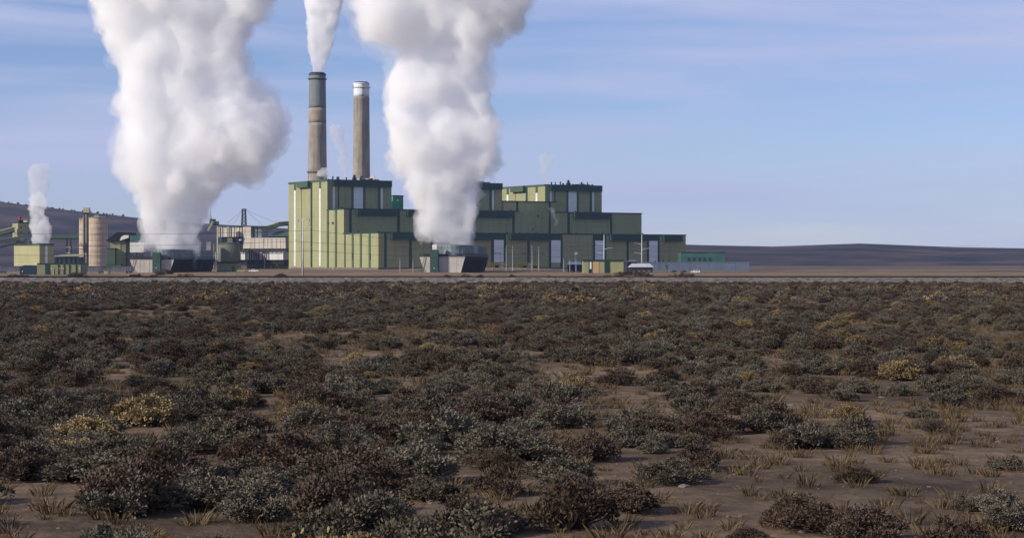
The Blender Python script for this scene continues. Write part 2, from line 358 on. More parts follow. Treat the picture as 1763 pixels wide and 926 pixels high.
# ------------------------------------------------------------------ main power house (local axes: x along the front, y back, z up)
AL = R(30); CA, SA = math.cos(AL), math.sin(AL)
K = Vector((wx(651.4, 1600), 1600.0, 0.0))
def tpx(px, s, K=K):
    """distance along a front plane set back s metres, where it meets photo column px"""
    k = (px - CXP)/FPX; X0, Y0 = K.x - s*SA, K.y + s*CA
    return (k*Y0 - X0)/(CA - k*SA)
def spx(px, u=0.0, K=K):
    """distance back along a side wall at front position u"""
    k = (px - CXP)/FPX; X0, Y0 = K.x + u*CA, K.y + u*SA
    return (X0 - k*Y0)/(SA + k*CA)
def zpy(py, u, s, K=K): return CAMZ + (HOR - py)*(K.y + u*SA + s*CA)/FPX
def power_house():
    t = thing('power_house', 'huge stepped green power station building with dark green fascias', 'building', K, AL)
    EPS = 0.35
    def front(par, s, px0, px1, z0, z1, name, m, proud=EPS, back=0.25, rel=0.0):
        a, b = tpx(px0, s) + rel, tpx(px1, s) + rel
        return MB().box(a, b, s - proud, s - 0.002 + back*0, z0, z1).build(name, m, par, local=True)
    def side(par, px0, px1, z0, z1, name, m, proud=EPS, u=0.0, smax=181.0):
        a, b = spx(px1), spx(px0)
        if b > smax: return None
        return MB().box(u - proud, u - 0.002, a, b, z0, z1).build(name, m, par, local=True)
    def block(name, u0, u1, s0, s1, z0, z1, m='panel', cap='trim', oh=0.5, found=None):
        o = MB().box(u0, u1, s0, s1, z0, z1).build(name, m, t, local=True)
        MB().box(u0-oh, u1+oh, s0-oh, s1+oh, z1+0.003, z1+0.9).build('roof_edge', cap, o, local=True)
        return o
    S2, S3, S4 = 66.0, 99.0, 181.0
    Z1, Z2, Z3 = 29.6, 50.3, 75.8
    END = 303.0
    # --- lower hall
    lo = block('lower_hall', 0, END, 0, S2+0.0, 1.6, Z1)
    MB().box(-0.25, END+0.2, -0.3, S4, -1.5, 1.597).build('foundation', 'foundation', t, local=True)
    for a, b in ((661.5,665.2),(704.5,708.6),(742,746),(772,775.5),(846,850),(867,870.5),(908,911.6),(945,948.5),(965,968),(1020.8,1024),(1040.3,1043.2),(1079,1082),(1113.8,1117),(1132,1135)):
        front(lo, 0, a, b, 1.62, Z1-0.02, 'pilaster', 'trim', 0.5)
    for a, b in ((672.5,736),(780,844),(876.5,942),(1049,1110),(1140.5,1172)):
        front(lo, 0, a, b, Z1-5.2, Z1+0.5, 'fascia', 'trim', 3.2)
    for a, b in ((850,867),(948.5,965),(1024,1040.3),(1117,1132)):
        front(lo, 0, a, b, 5.6, Z1-4.9, 'light_panel', 'lightstrip', 0.3)
        front(lo, 0, a, b, Z1-4.88, Z1-0.02, 'lintel', 'trim', 0.49)
    for a, b in ((593.2,595.2),(606.3,609),(620.2,623),(635.4,638.2)):
        side(lo, a, b, 1.62, Z1-0.02, 'pilaster', 'trim_mid', 0.5)
    for a, b in ((607.5,608.6),(637.6,638.6)):
        o = side(lo, a, b, 8, 13, 'vent_opening', 'steel_dark', 0.62)
    # --- middle hall
    U2 = tpx(893, S2)
    mi = block('middle_hall', 0.15, U2, S2, S3, Z1-3, Z2)
    MB().box(0.15, 30, S2+0.2, S3, 1.6, Z1-3.01).build('side_wall', 'panel', mi, local=True)
    for a, b in ((601,605),(684,688),(740,744),(882.3,885.6)): front(mi, S2, a, b, Z1+0.9, Z2-0.02, 'pilaster', 'trim', 0.5)
    for a, b in ((613,681),(700,790),(820,880)): front(mi, S2, a, b, Z2-5.0, Z2+0.5, 'fascia', 'trim', 3.0)
    for a, b in ((563.2,566),(577,580)): side(mi, a, b, 1.62, Z2-0.02, 'pilaster', 'trim_mid', 0.45, 0.15)
    for a, b in ((565,566.5),(572,574.5)): side(mi, a, b, 38.5, 40, 'vent_opening', 'steel_dark', 0.6, 0.15)
    # --- tall connecting block between second and third unit
    cb = block('connecting_block', 172.1, tpx(957, 97), 97, S4-20, Z2-8, 60.2)
    MB().box(U2+.02, tpx(955.5, S2)-.02, S2+.25, 96.9, Z1-3, Z2).build('bay_wall', 'panel', cb, local=True)
    for a, b in ((888.8, 892),): front(cb, 97, a, b, Z2, 60.1, 'pilaster', 'trim', 0.5)
    for a, b in ((945, 947.6),):
        front(cb, 97, a, b, Z2, 60.3, 'pilaster', 'trim', 0.5); front(cb, S2+.25, a, b, Z1+.9, Z2-.02, 'pilaster', 'trim', 0.5)
    # --- middle hall of the third unit
    U3 = tpx(955.5, S2)
    m3 = block('middle_hall', U3, END-3, S2, S3, Z1-3, Z2-0.2)
    for a, b in ((977,980.5),(1050.6,1053.2)): front(m3, S2, a, b, Z1+0.9, Z2-0.25, 'pilaster', 'trim', 0.5)
    front(m3, S2, 987, 1048, Z2-5.0, Z2+0.4, 'fascia', 'trim', 3.0)
    # --- three boiler towers
    W = 61.0
    for i, u0 in enumerate((0.3, 111.0, 217.0)):
        z0 = 1.6 if i == 0 else Z2 - 6
        S4 = 150.0 if i == 1 else 181.0
        tw = block('boiler_tower', u0, u0+W, S3, S4, z0, Z3)
        rel = u0 - 0.3
        def fr(a, b, za, zb, name, m, proud): return front(tw, S3, a, b, za, zb, name, m, proud, rel=rel)
        fr(572.6, 665.5, Z3-4.9, Z3+0.6, 'fascia', 'trim', 2.6)
        fr(665.9, 674.3, Z3-4.6, Z3+0.7, 'corner_cap', 'trim', 0.9)
        for a, b in ((573.0,576.2),(655.4,658.8)): fr(a, b, Z2+0.9, Z3-4.92, 'light_strip', 'lightstrip', 0.35)
        fr(609, 624.8, Z2+0.9, Z3-4.92, 'light_panel', 'lightstrip', 0.3)
        fr(581.5, 584, Z2+0.9, Z3-4.92, 'panel_joint', 'trim_mid', 0.2)
        fr(625.4, 629, Z2+0.9, Z3-4.92, 'panel_joint', 'trim_mid', 0.2)
        fr(605, 608.6, Z2+0.9, Z3-4.92, 'panel_joint', 'trim_mid', 0.2)
        fr(650.5, 654.8, Z2+0.9, Z3-4.92, 'panel_joint', 'trim_mid', 0.2)
        fr(563.4, 572, Z2+0.9, Z3-0.02, 'corner_panel', 'panel_mid', 0.25)
        def sd(a, b, za, zb, name, m, proud): return side(tw, a, b, za, zb, name, m, proud, u0, S4)
        zl = z0 + 0.05
        for a, b in ((506.3,509.0),(549.4,552.2)):
            sd(a, b, zl+1, Z3-6.5, 'light_strip', 'lightstrip', 0.35)
            sd(a, b, Z3-6.48, Z3-0.02, 'strip_head', 'trim_mid', 0.4)
        sd(515.5, 534.6, Z3-4.6, Z3+0.6, 'fascia', 'trim_mid', 3.2)
        sd(534.8, 537.2, zl, Z3-0.02, 'recess_strip', 'trim', 0.45)
        sd(518.4, 519.2, zl, Z3-4.62, 'panel_joint', 'trim_mid', 0.15)
        MB().box(u0-0.62, u0-0.48, S3-0.3, S4+0.3, Z3-0.6, Z3+0.95).build('gutter', 'trim_mid', tw, local=True)
        # clutter on the roof
        rnd = random.Random(20+i)
        for k in range(9):
            a = u0 + rnd.uniform(5, W-4); b = S3 + rnd.uniform(3, 30); h = rnd.uniform(1.2, 3.4); w = rnd.uniform(0.5, 1.6)
            m = MB(); m.lathe(a, b, [(w*.5, Z3+0.6), (w*.5, Z3+0.9+h*.7), (w*.85, Z3+0.9+h*.72), (w*.6, Z3+0.9+h)], 8)
            m.build('roof_vent', 'steel_dark', tw, local=True)
        m = MB(); m.box(u0+26, u0+29, S3+3, S3+6, Z3+0.9, Z3+3.0); m.lathe(u0+27.5, S3+4.5, [(1.0, Z3+3.0), (1.4, Z3+4.4), (0.5, Z3+5.6)], 10)
        m.build('roof_vent', 'steel_dark', tw, local=True)
        for k in range(3): MB().box(u0+36+k*6, u0+40+k*6, S3+6, S3+10, Z3+0.9, Z3+2.0+0.5*(k%2)).build('roof_unit', 'steel', tw, local=True)
    # small vents along the step roofs and roof rails
    rnd = random.Random(3)
    for (s, z, par, ua, ub, n) in ((62, Z1, lo, 4, 299, 22), (95, Z2, mi, 2, 168, 12), (95, Z2-.2, m3, 212, 296, 5)):
        for k in range(n):
            u = rnd.uniform(ua, ub); h = rnd.uniform(0.8, 1.7); b = s - rnd.uniform(2, 24)
            m = MB(); m.box(u-.4, u+.4, b-.4, b+.4, z+0.9, z+0.9+h); m.box(u-.7, u+.7, b-.7, b+.7, z+0.9+h, z+1.15+h)
            m.build('roof_vent', 'steel', par, local=True)
    # louvre openings and wall vents seen as dark dots
    for (s, px, py, w) in ((66.25, 926, 372, 1.5), (66.25, 917, 395, 1.2), (0, 952, 397.6, 1.2)):
        u = tpx(px, s); z = zpy(py, u, s) if s else Z1+1.2
        (MB().box(u-w/2, u+w/2, s-0.5, s-0.003, z-w/2, z+w/2) if s else MB().box(u-.6, u+.6, 6, 7.2, Z1+.9, Z1+2.3)).build('wall_vent', 'steel_dark', lo, local=True)
    # doors in the foundation band
    for a, b in ((499, 503.5), (547, 551), (571.5, 577)):
        MB().box(-0.6, -0.26, spx(b)+1.5, spx(a)-1.5, -0.2, 1.5).build('service_door', 'cladding_grey', t, local=True)
power_house()
def annex():
    p = at(683, 338, 1790)
    t = thing('lift_tower', 'bright teal lift tower poking up behind the second roof step', 'tower', (p.x, p.y, 0), R(30))
    MB().box(-5.2, 5.2, -3, 8, 40, p.z).build('wall', 'teal_bright', t, local=True)
    MB().box(-5.6, 5.6, -3.4, 8.4, p.z+.003, p.z+.8).build('roof_edge', 'trim', t, local=True)
    MB().box(-1.2, 0.0, -3.3, -3.003, p.z-4.5, p.z-3).build('window', 'white', t, local=True)
annex()

# ------------------------------------------------------------------ chimneys
def chimney(name, label, px, Y, top, r1, r0, bands, plat, ladder, rimm='steel'):
    x = wx(px, Y); t = thing(name, label, 'chimney', (x, Y, 0))
    def rad(z): return r0 + (r1 - r0)*z/top
    zs = [0] + bands_z(bands) + [top]
    for (za, zb, m) in bands:
        n = max(2, int((zb-za)/3)); prof = []
        for i in range(n+1):
            z = za + (zb-za)*i/n
            prof.append((rad(z), z))
        MB().lathe(0, 0, [(r, z) for r, z in prof], 56).build('shaft', m, t, local=True, smooth=True)
    for z in plat:
        r = rad(z); m = MB(); m.lathe(0, 0, [(r+.02, z-.9), (r+1.1, z), (r+1.25, z+.02), (r+1.25, z+.25), (r+.02, z+.26)], 56)
        m.build('platform', rimm, t, local=True)
        g = MB()
        for k in range(28):
            a = 2*math.pi*k/28; g.bar((math.cos(a)*(r+1.2), math.sin(a)*(r+1.2), z+.25), (math.cos(a)*(r+1.2), math.sin(a)*(r+1.2), z+1.4), .09)
        g.lathe(0, 0, [(r+1.16, z+1.32), (r+1.24, z+1.32), (r+1.24, z+1.42), (r+1.16, z+1.42), (r+1.16, z+1.32)], 28, cap=False)
        g.build('railing', 'steel', t, local=True)
    m = MB(); r = rad(top); m.lathe(0, 0, [(r+.02, top-1.4), (r+.45, top-1.2), (r+.45, top+.25), (r-.7, top+.26), (r-.7, top-2.0)], 56, cap=False)
    m.build('rim', rimm, t, local=True)
    MB().lathe(0, 0, [(r-.75, top-2.1), (r-.75, top+1.3), (r-1.1, top+1.3), (r-1.1, top-2.1)], 40, cap=False).build('liner', 'steel_dark', t, local=True)
    if ladder is not None:
        a = R(ladder); g = MB()
        for s in (-.5, .5):
            p = [Vector((math.cos(a)*(rad(z)+.6) - math.sin(a)*s, math.sin(a)*(rad(z)+.6) + math.cos(a)*s, z)) for z in (60, top-1)]
            g.bar(p[0], p[1], .28)
        for i in range(60):
            z = 61 + (top-63)*i/60; q = Vector((math.cos(a)*(rad(z)+.6), math.sin(a)*(rad(z)+.6), z)); d = Vector((-math.sin(a), math.cos(a), 0))
            g.bar(q-d*.5, q+d*.5, .15)
        g.build('ladder', 'steel_dark', t, local=True)
    return t
def bands_z(b): return [x[1] for x in b[:-1]]
Y1 = 1850.0
c1 = chimney('chimney', 'tall chimney painted grey-green on top over tan concrete, left of the pair', 546.5, Y1, wz(128, Y1), 7.7, 9.9,
        [(0, wz(212, Y1), 'concrete'), (wz(212, Y1), wz(186.5, Y1), 'stack_orange'), (wz(186.5, Y1), wz(128, Y1), 'stack_paint')], [wz(137, Y1), wz(297, Y1)], None)
Y2 = 1946.0
c2 = chimney('chimney', 'tall tan concrete chimney with a white painted top, right of the pair', 622.3, Y2, wz(144, Y2), 7.6, 9.3,
        [(0, wz(167.5, Y2), 'concrete'), (wz(167.5, Y2), wz(144, Y2), 'stack_white')], [wz(151.5, Y2)], -75, 'stack_white')
def stack_deck():
    t = thing('duct_platform', 'pale duct platform at the foot of the white topped chimney', 'platform', at(628, 309, 1930).to_tuple())
    m = MB(); m.pbox(611, 646, 307, 311, 1925, 8); m.build('deck', 'cladding_white', t)
    m = MB(); m.pbox(637, 644, 302.5, 307, 1926, 6); m.build('cabin', 'cladding_white', t)
    m = MB(); m.pbox(620, 626, 303, 307, 1924, 4); m.build('fan_housing', 'steel', t)
    m = MB()
    for px in (613, 628, 643): m.bar((wx(px, 1929), 1929, 0), (wx(px, 1929), 1929, wz(311, 1929)), 1.2)
    m.build('support', 'steel', t)
stack_deck()

# ------------------------------------------------------------------ cooling towers
def cooling_tower(label, px0, px1, pxb, py_top, Y, L, py_fan, stair_px, stair_top, fan_px):
    """cross-flow cooling tower: V-section end walls, sloping dark louvres on the long sides, row of fan stacks on the deck"""
    x0, x1 = wx(px0, Y), wx(px1, Y); xc = (x0+x1)/2; W = (x1-x0)/2
    xb = wx(pxb, Y+L) - W                             # centre of the far end
    yaw = -math.atan2(xb - xc, L)
    t = thing('cooling_tower', label, 'cooling tower', (xc, Y, 0.0), yaw)
    H = wz(py_top, Y); inset = W*0.20
    e = MB(); e.prism([(-W, H), (W, H), (W-inset, 0), (-W+inset, 0)], 0, 0.6); e.build('end_wall', 'tower_wall', t, local=True)
    e = MB(); e.prism([(-W, H), (W, H), (W-inset, 0), (-W+inset, 0)], L-0.6, L); e.build('end_wall', 'tower_wall', t, local=True)
    for k in (-0.55, -0.12, 0.3, 0.62):
        MB().box(W*k-.12, W*k+.12, -.12, -.003, 0.3, H-.1).build('wall_rib', 'tower_wall', t, local=True)
    MB().box(-W*.62, W*.62, .7, L-.7, 0, H-.2).build('fill_casing', 'steel_dark', t, local=True)
    for s in (-1, 1):
        n = 9
        for i in range(n):
            z = 0.5 + (H-0.9)*i/(n-1); xo = s*(W - inset*(1 - z/H) - .15)
            m = MB(); m.add([(xo, .65, z), (xo, L-.65, z), (xo - s*1.0, L-.65, z+.75), (xo - s*1.0, .65, z+.75),
                             (xo, .65, z-.08), (xo, L-.65, z-.08), (xo - s*1.0, L-.65, z+.67), (xo - s*1.0, .65, z+.67)],
                            [(0,1,2,3),(7,6,5,4),(0,4,5,1),(1,5,6,2),(2,6,7,3),(3,7,4,0)]); m.build('louver', 'louver', t, local=True)
        for i in range(9):
            y = .8 + (L-1.6)*i/8
            MB().bar((s*(W-inset), y, 0), (s*W, y, H-.2), .25).build('louver_frame', 'louver', t, local=True)
    MB().box(-W-.2, W+.2, -.3, L+.3, H+.003, H+.45).build('fan_deck', 'steel', t, local=True)
    MB().box(-W*.85, W*.85, 1.0, L-1, H+.453, H+1.3).build('distribution_basin', 'steel_dark', t, local=True)
    g = MB()
    for sx in (-W, W):
        for i in range(int(L/2.6)+1): g.bar((sx, i*2.6, H+.45), (sx, i*2.6, H+1.75), .12)
        for z in (1.1, 1.7): g.bar((sx, 0, H+z), (sx, L, H+z), .10)
    for i in range(11): g.bar((-W+W*.2*i, 0, H+.45), (-W+W*.2*i, 0, H+1.75), .12)
    for z in (1.1, 1.7): g.bar((-W, 0, H+z), (W, 0, H+z), .10)
    g.build('railing', 'steel', t, local=True)
    nf = 9; fr = min(W*.62, L/nf*.47); ft = wz(py_fan, Y)
    fx = wx(fan_px, Y) - xc
    for i in range(nf):
        y = L/nf*(i+.5)
        m = MB(); m.lathe(fx, y, [(fr*1.0, H+.46), (fr*.90, H+1.6), (fr*.88, ft-1.2), (fr*.95, ft), (fr*.90, ft), (fr*.83, ft-1.2), (fr*.83, H+1.0)], 36, cap=False)
        m.build('fan_stack', 'fan_stack', t, local=True, smooth=True)
        g = MB()
        for k in range(18):
            a = 2*math.pi*k/18; g.bar((fx+fr*1.0*math.cos(a), y+fr*1.0*math.sin(a), H+.5), (fx+fr*.97*math.cos(a), y+fr*.97*math.sin(a), ft-.1), .16)
        g.build('fan_stack_rib', 'fan_stack', t, local=True)
        f = MB()
        f.lathe(fx, y, [(.7, ft-2.2), (.7, ft-1.4), (.2, ft-1.2)], 12)
        for k in range(6):
            a = math.pi*k/3; d = Vector((math.cos(a), math.sin(a), 0)); f.bar(Vector((fx, y, ft-1.8))+d*.6, Vector((fx, y, ft-1.75))+d*fr*.78, .5, .08)
        f.build('fan', 'steel_dark', t, local=True)
    sx0, sx1 = wx(stair_px[0], Y-3) - xc, wx(stair_px[1], Y-3) - xc
    sb = MB().box(sx0, sx1, -3.4, -.303, 0, wz(stair_top, Y-3)).build('stair_box', 'stairbox', t, local=True)
    MB().box((sx0+sx1)/2-.5, (sx0+sx1)/2+.5, -3.5, -3.403, 0.05, 2.1).build('door', 'steel', sb, local=True)
    MB().box((sx0+sx1)/2-.2, (sx0+sx1)/2+.2, -3.55, -3.403, 2.5, 2.9).build('lamp', 'white', sb, local=True)
    d = MB(); d.bar((-W*.94, -.6, 0), (-W*.78, -.6, H), .25); d.bar((-W*.72, -.6, 0), (-W*.98, -.6, H*.5), .2); d.build('pipe_brace', 'steel', t, local=True)
    return t
T1 = cooling_tower('broad cooling tower with dark louvers under the left steam plume', 223, 300, 371, 446.5, 1130, 120, 429, (263, 276.5), 434.5, 282)
T2 = cooling_tower('cooling tower with a V shaped pale end wall, in front of the power house', 722, 801, 841, 441.5, 1040, 125, 421.5, (741.5, 755), 430, 779)
def headbox():
    t = thing('header_box', 'small white header box on top of the cooling tower stair', 'box', at(748, 430, 1039).to_tuple())
    m = MB(); m.pbox(744, 752, 421, 429.6, 1036.8, 2.2); m.build('casing', 'white', t)
    m = MB(); m.pbox(745, 751, 429.62, 430, 1037, 2.0, base=wz(430, 1037)+.01); m.build('foot', 'steel', t)
headbox()

# ------------------------------------------------------------------ left side: process buildings, silos, conveyors
def green_block():
    Kb = Vector((wx(68, 1500), 1500, 0)); t = thing('process_building', 'pale green block with a broad sunlit blank wall and steam above it', 'building', Kb, AL)
    s = spx(24, 0, Kb); u = tpx(92, 0, Kb); z = wz(421.5, 1500)
    w = MB().box(0, u, 0, s, 0, z).build('wall', 'panel_pale', t, local=True)
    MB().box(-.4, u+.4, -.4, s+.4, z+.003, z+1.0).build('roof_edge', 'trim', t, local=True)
    MB().box(tpx(78, 0, Kb), tpx(82, 0, Kb), -.3, -.003, 3, z-.6).build('light_strip', 'lightstrip', t, local=True)
    MB().box(3, 6, s*.3, s*.3+4, z+1.0, z+2.6).build('roof_vent', 'steel', t, local=True)
    MB().lathe(4, s*.55, [(1.6, z+1.0), (1.6, z+2.4), (1.9, z+2.8)], 16).build('steam_vent', 'steel', t, local=True)
green_block()
def transfer_house():
    D = 1640; Kb = Vector((wx(31, D), D, 0)); t = thing('transfer_house', 'narrow green conveyor transfer house with square windows and a red capped vent', 'building', Kb, AL)
    s, u, zt = spx(21.5, 0, Kb), tpx(58, 0, Kb), wz(384, D)
    zb, zb2 = wz(411, D), wz(402.5, D)
    MB().box(0, tpx(43, 0, Kb), 0, s, zb, zt).build('wall', 'panel', t, local=True)
    MB().box(tpx(43, 0, Kb)+.002, u, 0, s, zb2, zt).build('wall', 'panel', t, local=True)
    MB().box(1.5, tpx(48, 0, Kb), 1.5, s, 0, zb-.003).build('lower_casing', 'panel_mid', t, local=True)
    MB().box(-.3, u+.3, -.3, s+.3, zt+.003, zt+.7).build('roof_edge', 'trim', t, local=True)
    for px in (36.5, 49.8):
        for py in (392, 400.5):
            a = tpx(px, 0, Kb); z = wz(py, D); MB().box(a-.7, a+.7, -.2, -.003, z-.7, z+.7).build('window', 'glass_dark', t, local=True)
    for py in (392, 400, 407):
        a = s*.5; z = wz(py, D); MB().box(-.2, -.003, a-.6, a+.6, z-.6, z+.6).build('window', 'glass_dark', t, local=True)
    MB().box(tpx(49, 0, Kb), tpx(58, 0, Kb), 1, s-1, zt+.7, zt+2.6).build('penthouse', 'panel_pale', t, local=True)
    m = MB(); m.box(1.2, 4.6, 1.5, 4.5, zt+.7, zt+2.4); m.build('vent_base', 'steel_dark', t, local=True)
    m = MB(); m.lathe(2.6, 3, [(.8, zt+2.4), (.8, zt+4.6), (1.3, zt+4.8), (1.3, zt+5.8), (.4, zt+6.4)], 12); m.build('vent_cap', 'red', t, local=True)
    m = MB()
    for k in range(4): m.bar((4.6+k*2.2, .4, zt+.7), (4.6+k*2.2, .4, zt+2.0), .15)
    m.bar((4.6, .4, zt+2.0), (11.2, .4, zt+2.0), .15); m.build('railing', 'steel_dark', t, local=True)
transfer_house()
def gallery(name, label, a, b, w, h, m='panel_mid', under='steel_dark', legs=(), cat='conveyor', roof=None):
    """enclosed inclined conveyor from point a to point b with trestle legs at given fractions"""
    a, b = Vector(a), Vector(b)
    t = thing(name, label, cat, (a.x, a.y, 0))
    MB().bar(a, b, w, h).build('casing', m, t)
    up = Vector((0, 0, 1)); d = (b-a).normalized(); n = d.cross(up).normalized().cross(d)
    MB().bar(a - n*(h/2+.5), b - n*(h/2+.5), w*.8, .9).build('truss_deck', under, t)
    MB().bar(a + n*(h/2+.16), b + n*(h/2+.16), w*1.08, .3).build('roof_sheet', roof or m, t)
    for f, ww in legs:
        p = a.lerp(b, f); q = MB()
        for sx in (-1, 1):
            for sy in (-1, 1): q.bar((p.x+sx*ww, p.y+sy*w*.8, 0), (p.x+sx*ww*.5, p.y+sy*w*.4, p.z-h/2-.9), .5)
        n_ = max(2, int(p.z/7))
        for i in range(1, n_): z = (p.z-h/2)*i/n_; k = 1-.5*i/n_; q.bar((p.x-ww*k, p.y-w*.8*k, z), (p.x+ww*k, p.y-w*.8*k, z), .3)
        q.build('trestle', under, t)
    return t
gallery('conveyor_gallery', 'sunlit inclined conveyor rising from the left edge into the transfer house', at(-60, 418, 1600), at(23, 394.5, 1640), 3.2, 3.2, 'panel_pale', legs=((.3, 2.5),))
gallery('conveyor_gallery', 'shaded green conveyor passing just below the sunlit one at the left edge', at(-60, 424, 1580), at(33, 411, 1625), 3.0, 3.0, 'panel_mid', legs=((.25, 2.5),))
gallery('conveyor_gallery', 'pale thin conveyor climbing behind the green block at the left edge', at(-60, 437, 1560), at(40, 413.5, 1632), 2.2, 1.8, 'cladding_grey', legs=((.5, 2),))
gallery('conveyor_gallery', 'long level green conveyor on a dark trestle left of the silos', at(80, 406.7, 1720), at(137, 406.7, 1720), 3.4, 3.2, 'trim_mid', legs=())
def trestle():
    p = at(110.5, 437, 1700); t = thing('trestle_tower', 'dark four legged trestle under the level green conveyor', 'trestle', (p.x, 1715, 0))
    m = MB()
    for sx in (-1, 1):
        for sy in (-1, 1): m.bar((p.x+sx*2.7, 1718+sy*2, 0), (p.x+sx*1.4, 1718+sy*1.2, wz(409.6, 1718)), .55)
    m.build('legs', 'steel_dark', t); q = MB()
    for z in (8, 14, 19): q.bar((p.x-2.2, 1716.2, z), (p.x+2.2, 1716.2, z), .35)
    q.bar((p.x-2.4, 1716.4, 8), (p.x+1.9, 1716.4, 19), .25); q.build('bracing', 'galv', t)
trestle()
def shed():
    t = thing('storage_shed', 'long open shed with a pale sloping roof left of the silos', 'shed', (wx(113, 1420), 1420, 0))
    D = 1420; m = MB(); x0, x1 = wx(92, D), wx(136, D)
    m.add([(x0, D, wz(441, D)), (x1, D, wz(440.5, D)), (x1, D+22, wz(436.5, D)), (x0, D+22, wz(438.5, D)), (x0, D, wz(441, D)-.3), (x1, D, wz(440.5, D)-.3), (x1, D+22, wz(436.5, D)-.3), (x0, D+22, wz(438.5, D)-.3)],
          [(0,1,2,3),(7,6,5,4),(0,4,5,1),(1,5,6,2),(2,6,7,3),(3,7,4,0)]); m.build('roof', 'panel_pale', t)
    MB().box(x0+.5, x1-.5, D+1.5, D+21, 0, wz(441.2, D)-.4).build('wall', 'navy', t)
    for i in range(6): MB().box(x0+.6+i*(x1-x0-1.6)/5, x0+1.0+i*(x1-x0-1.6)/5, D+.4, D+.8, 0, wz(441, D)-.3).build('post', 'steel', t)
shed()
def silo(label, px, r_px, D, top, n=48):
    r = r_px*D/FPX; x = wx(px, D); t = thing('concrete_silo', label, 'silo', (x, D+r, 0)); z = wz(top, D)
    prof = []
    for i in range(9):
        zz = z*i/9; prof += [(r, zz), (r, zz+z/9-.30), (r-.03, zz+z/9-.22), (r-.03, zz+z/9-.06)]
    prof.append((r, z))
    MB().lathe(0, 0, prof, n).build('shell', 'silo_concrete', t, local=True, smooth=True)
    MB().lathe(0, 0, [(r+.25, z+.003), (r+.25, z+.6), (r*.3, z+1.3)], n).build('roof', 'concrete', t, local=True)
    return t, x, r, z
D = 1500
s1, sx1, sr1, sz1 = silo('wide tan concrete silo, the nearer and broader of the pair', 166, 16.2, D, 375.5)
m = MB(); m.box(wx(160, D)-sx1, wx(168, D)-sx1, -3, 1, sz1+.7, wz(370, D)); m.build('roof_hut', 'panel_pale', s1, local=True)
m = MB()
for k in range(24): a = 2*math.pi*k/24; m.bar((math.cos(a)*(sr1-.2), math.sin(a)*(sr1-.2), sz1+.6), (math.cos(a)*(sr1-.2), math.sin(a)*(sr1-.2), sz1+1.8), .1)
m.lathe(0, 0, [(sr1-.16, sz1+1.7), (sr1-.24, sz1+1.7), (sr1-.24, sz1+1.8), (sr1-.16, sz1+1.8)], 24, cap=False); m.build('railing', 'steel', s1, local=True)
s2, sx2, sr2, sz2 = silo('slimmer concrete silo half hidden behind the lift shaft', 145, 11, 1540, 377)
def silo_lift():
    t = thing('silo_lift_shaft', 'tall brown lift shaft with a square head house between the two silos', 'shaft', (wx(147, 1492), 1492, 0))
    D = 1492
    m = MB(); lattice(m, (wx(147.6, D), D+1, 0), (wx(147.6, D), D+1, wz(365, D)), 2.6, 2.6, 12, .4, .22); m.build('frame', 'steel', t)
    MB().pbox(146.2, 149, 366, 463, D-.6, 2.2, base=0).build('casing', 'concrete', t)
    MB().pbox(143.2, 153.2, 357.5, 366.2, D-1.5, 4.6).build('head_house', 'pipe_pale', t)
    m = MB(); m.pbox(143.6, 152.8, 366.21, 368.5, D-1, 3.6); m.build('platform', 'steel_dark', t)
    m = MB(); m.pbox(135, 149.5, 422, 423.2, D-3, 3); m.build('landing', 'steel', t)
    m = MB(); m.pbox(137, 143.5, 417, 421.9, D-2.5, 2); m.build('machine_box', 'tan_paint', t)
    m = MB(); m.tube([at(143.5, 372, D-1), at(143.5, 424, D-1), at(143.5, 463, D-1)], .35, 8); m.build('pipe', 'pipe_pale', t)
    m = MB(); m.pbox(134, 145, 428, 429, D-3, 3); m.build('landing', 'steel', t)
silo_lift()
def coal_plant():
    D = 1420
    t = thing('crusher_house', 'shaded green crusher house with a black hopper roof right of the silos', 'building', (wx(203, D), D, 0))
    m = MB(); pts = [(183, 414), (203, 399.5), (228, 400.5), (228, 412), (216, 411), (205, 414.5), (190, 417)]
    m.prism([(wx(a, D), wz(b, D)) for a, b in pts], D-2, D+14); m.build('hopper_roof', 'coal', t)
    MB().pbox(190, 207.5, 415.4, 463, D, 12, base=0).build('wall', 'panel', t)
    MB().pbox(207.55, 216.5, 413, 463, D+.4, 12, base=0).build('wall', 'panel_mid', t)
    MB().pbox(184, 198, 428, 463, D-5, 4.9, base=0).build('lean_to', 'trim_mid', t)
    MB().pbox(183.5, 198.5, 427, 427.98, D-5.4, 5.3).build('lean_to_roof', 'trim', t)
    m = MB(); m.prism([(wx(a, D), wz(b, D)) for a, b in ((208, 414.5), (211, 407.5), (216, 405.2), (223.5, 405), (223.5, 409.5), (214, 412.5))], D-4.5, D-2.1); m.build('chute', 'cladding_white', t)
    m = MB(); m.pbox(216.6, 219, 411, 463, D-1, 2, base=0); m.pbox(220.2, 222.8, 409, 463, D-1, 2, base=0); m.build('column', 'steel_dark', t)
    m = MB(); m.pbox(185, 208, 455.5, 461, D-9, 3.5, base=0); m.build('switch_room', 'trim_mid', t)
    MB().pbox(184.6, 208.4, 454.6, 455.48, D-9.3, 4).build('switch_room_roof', 'trim', t)
coal_plant()
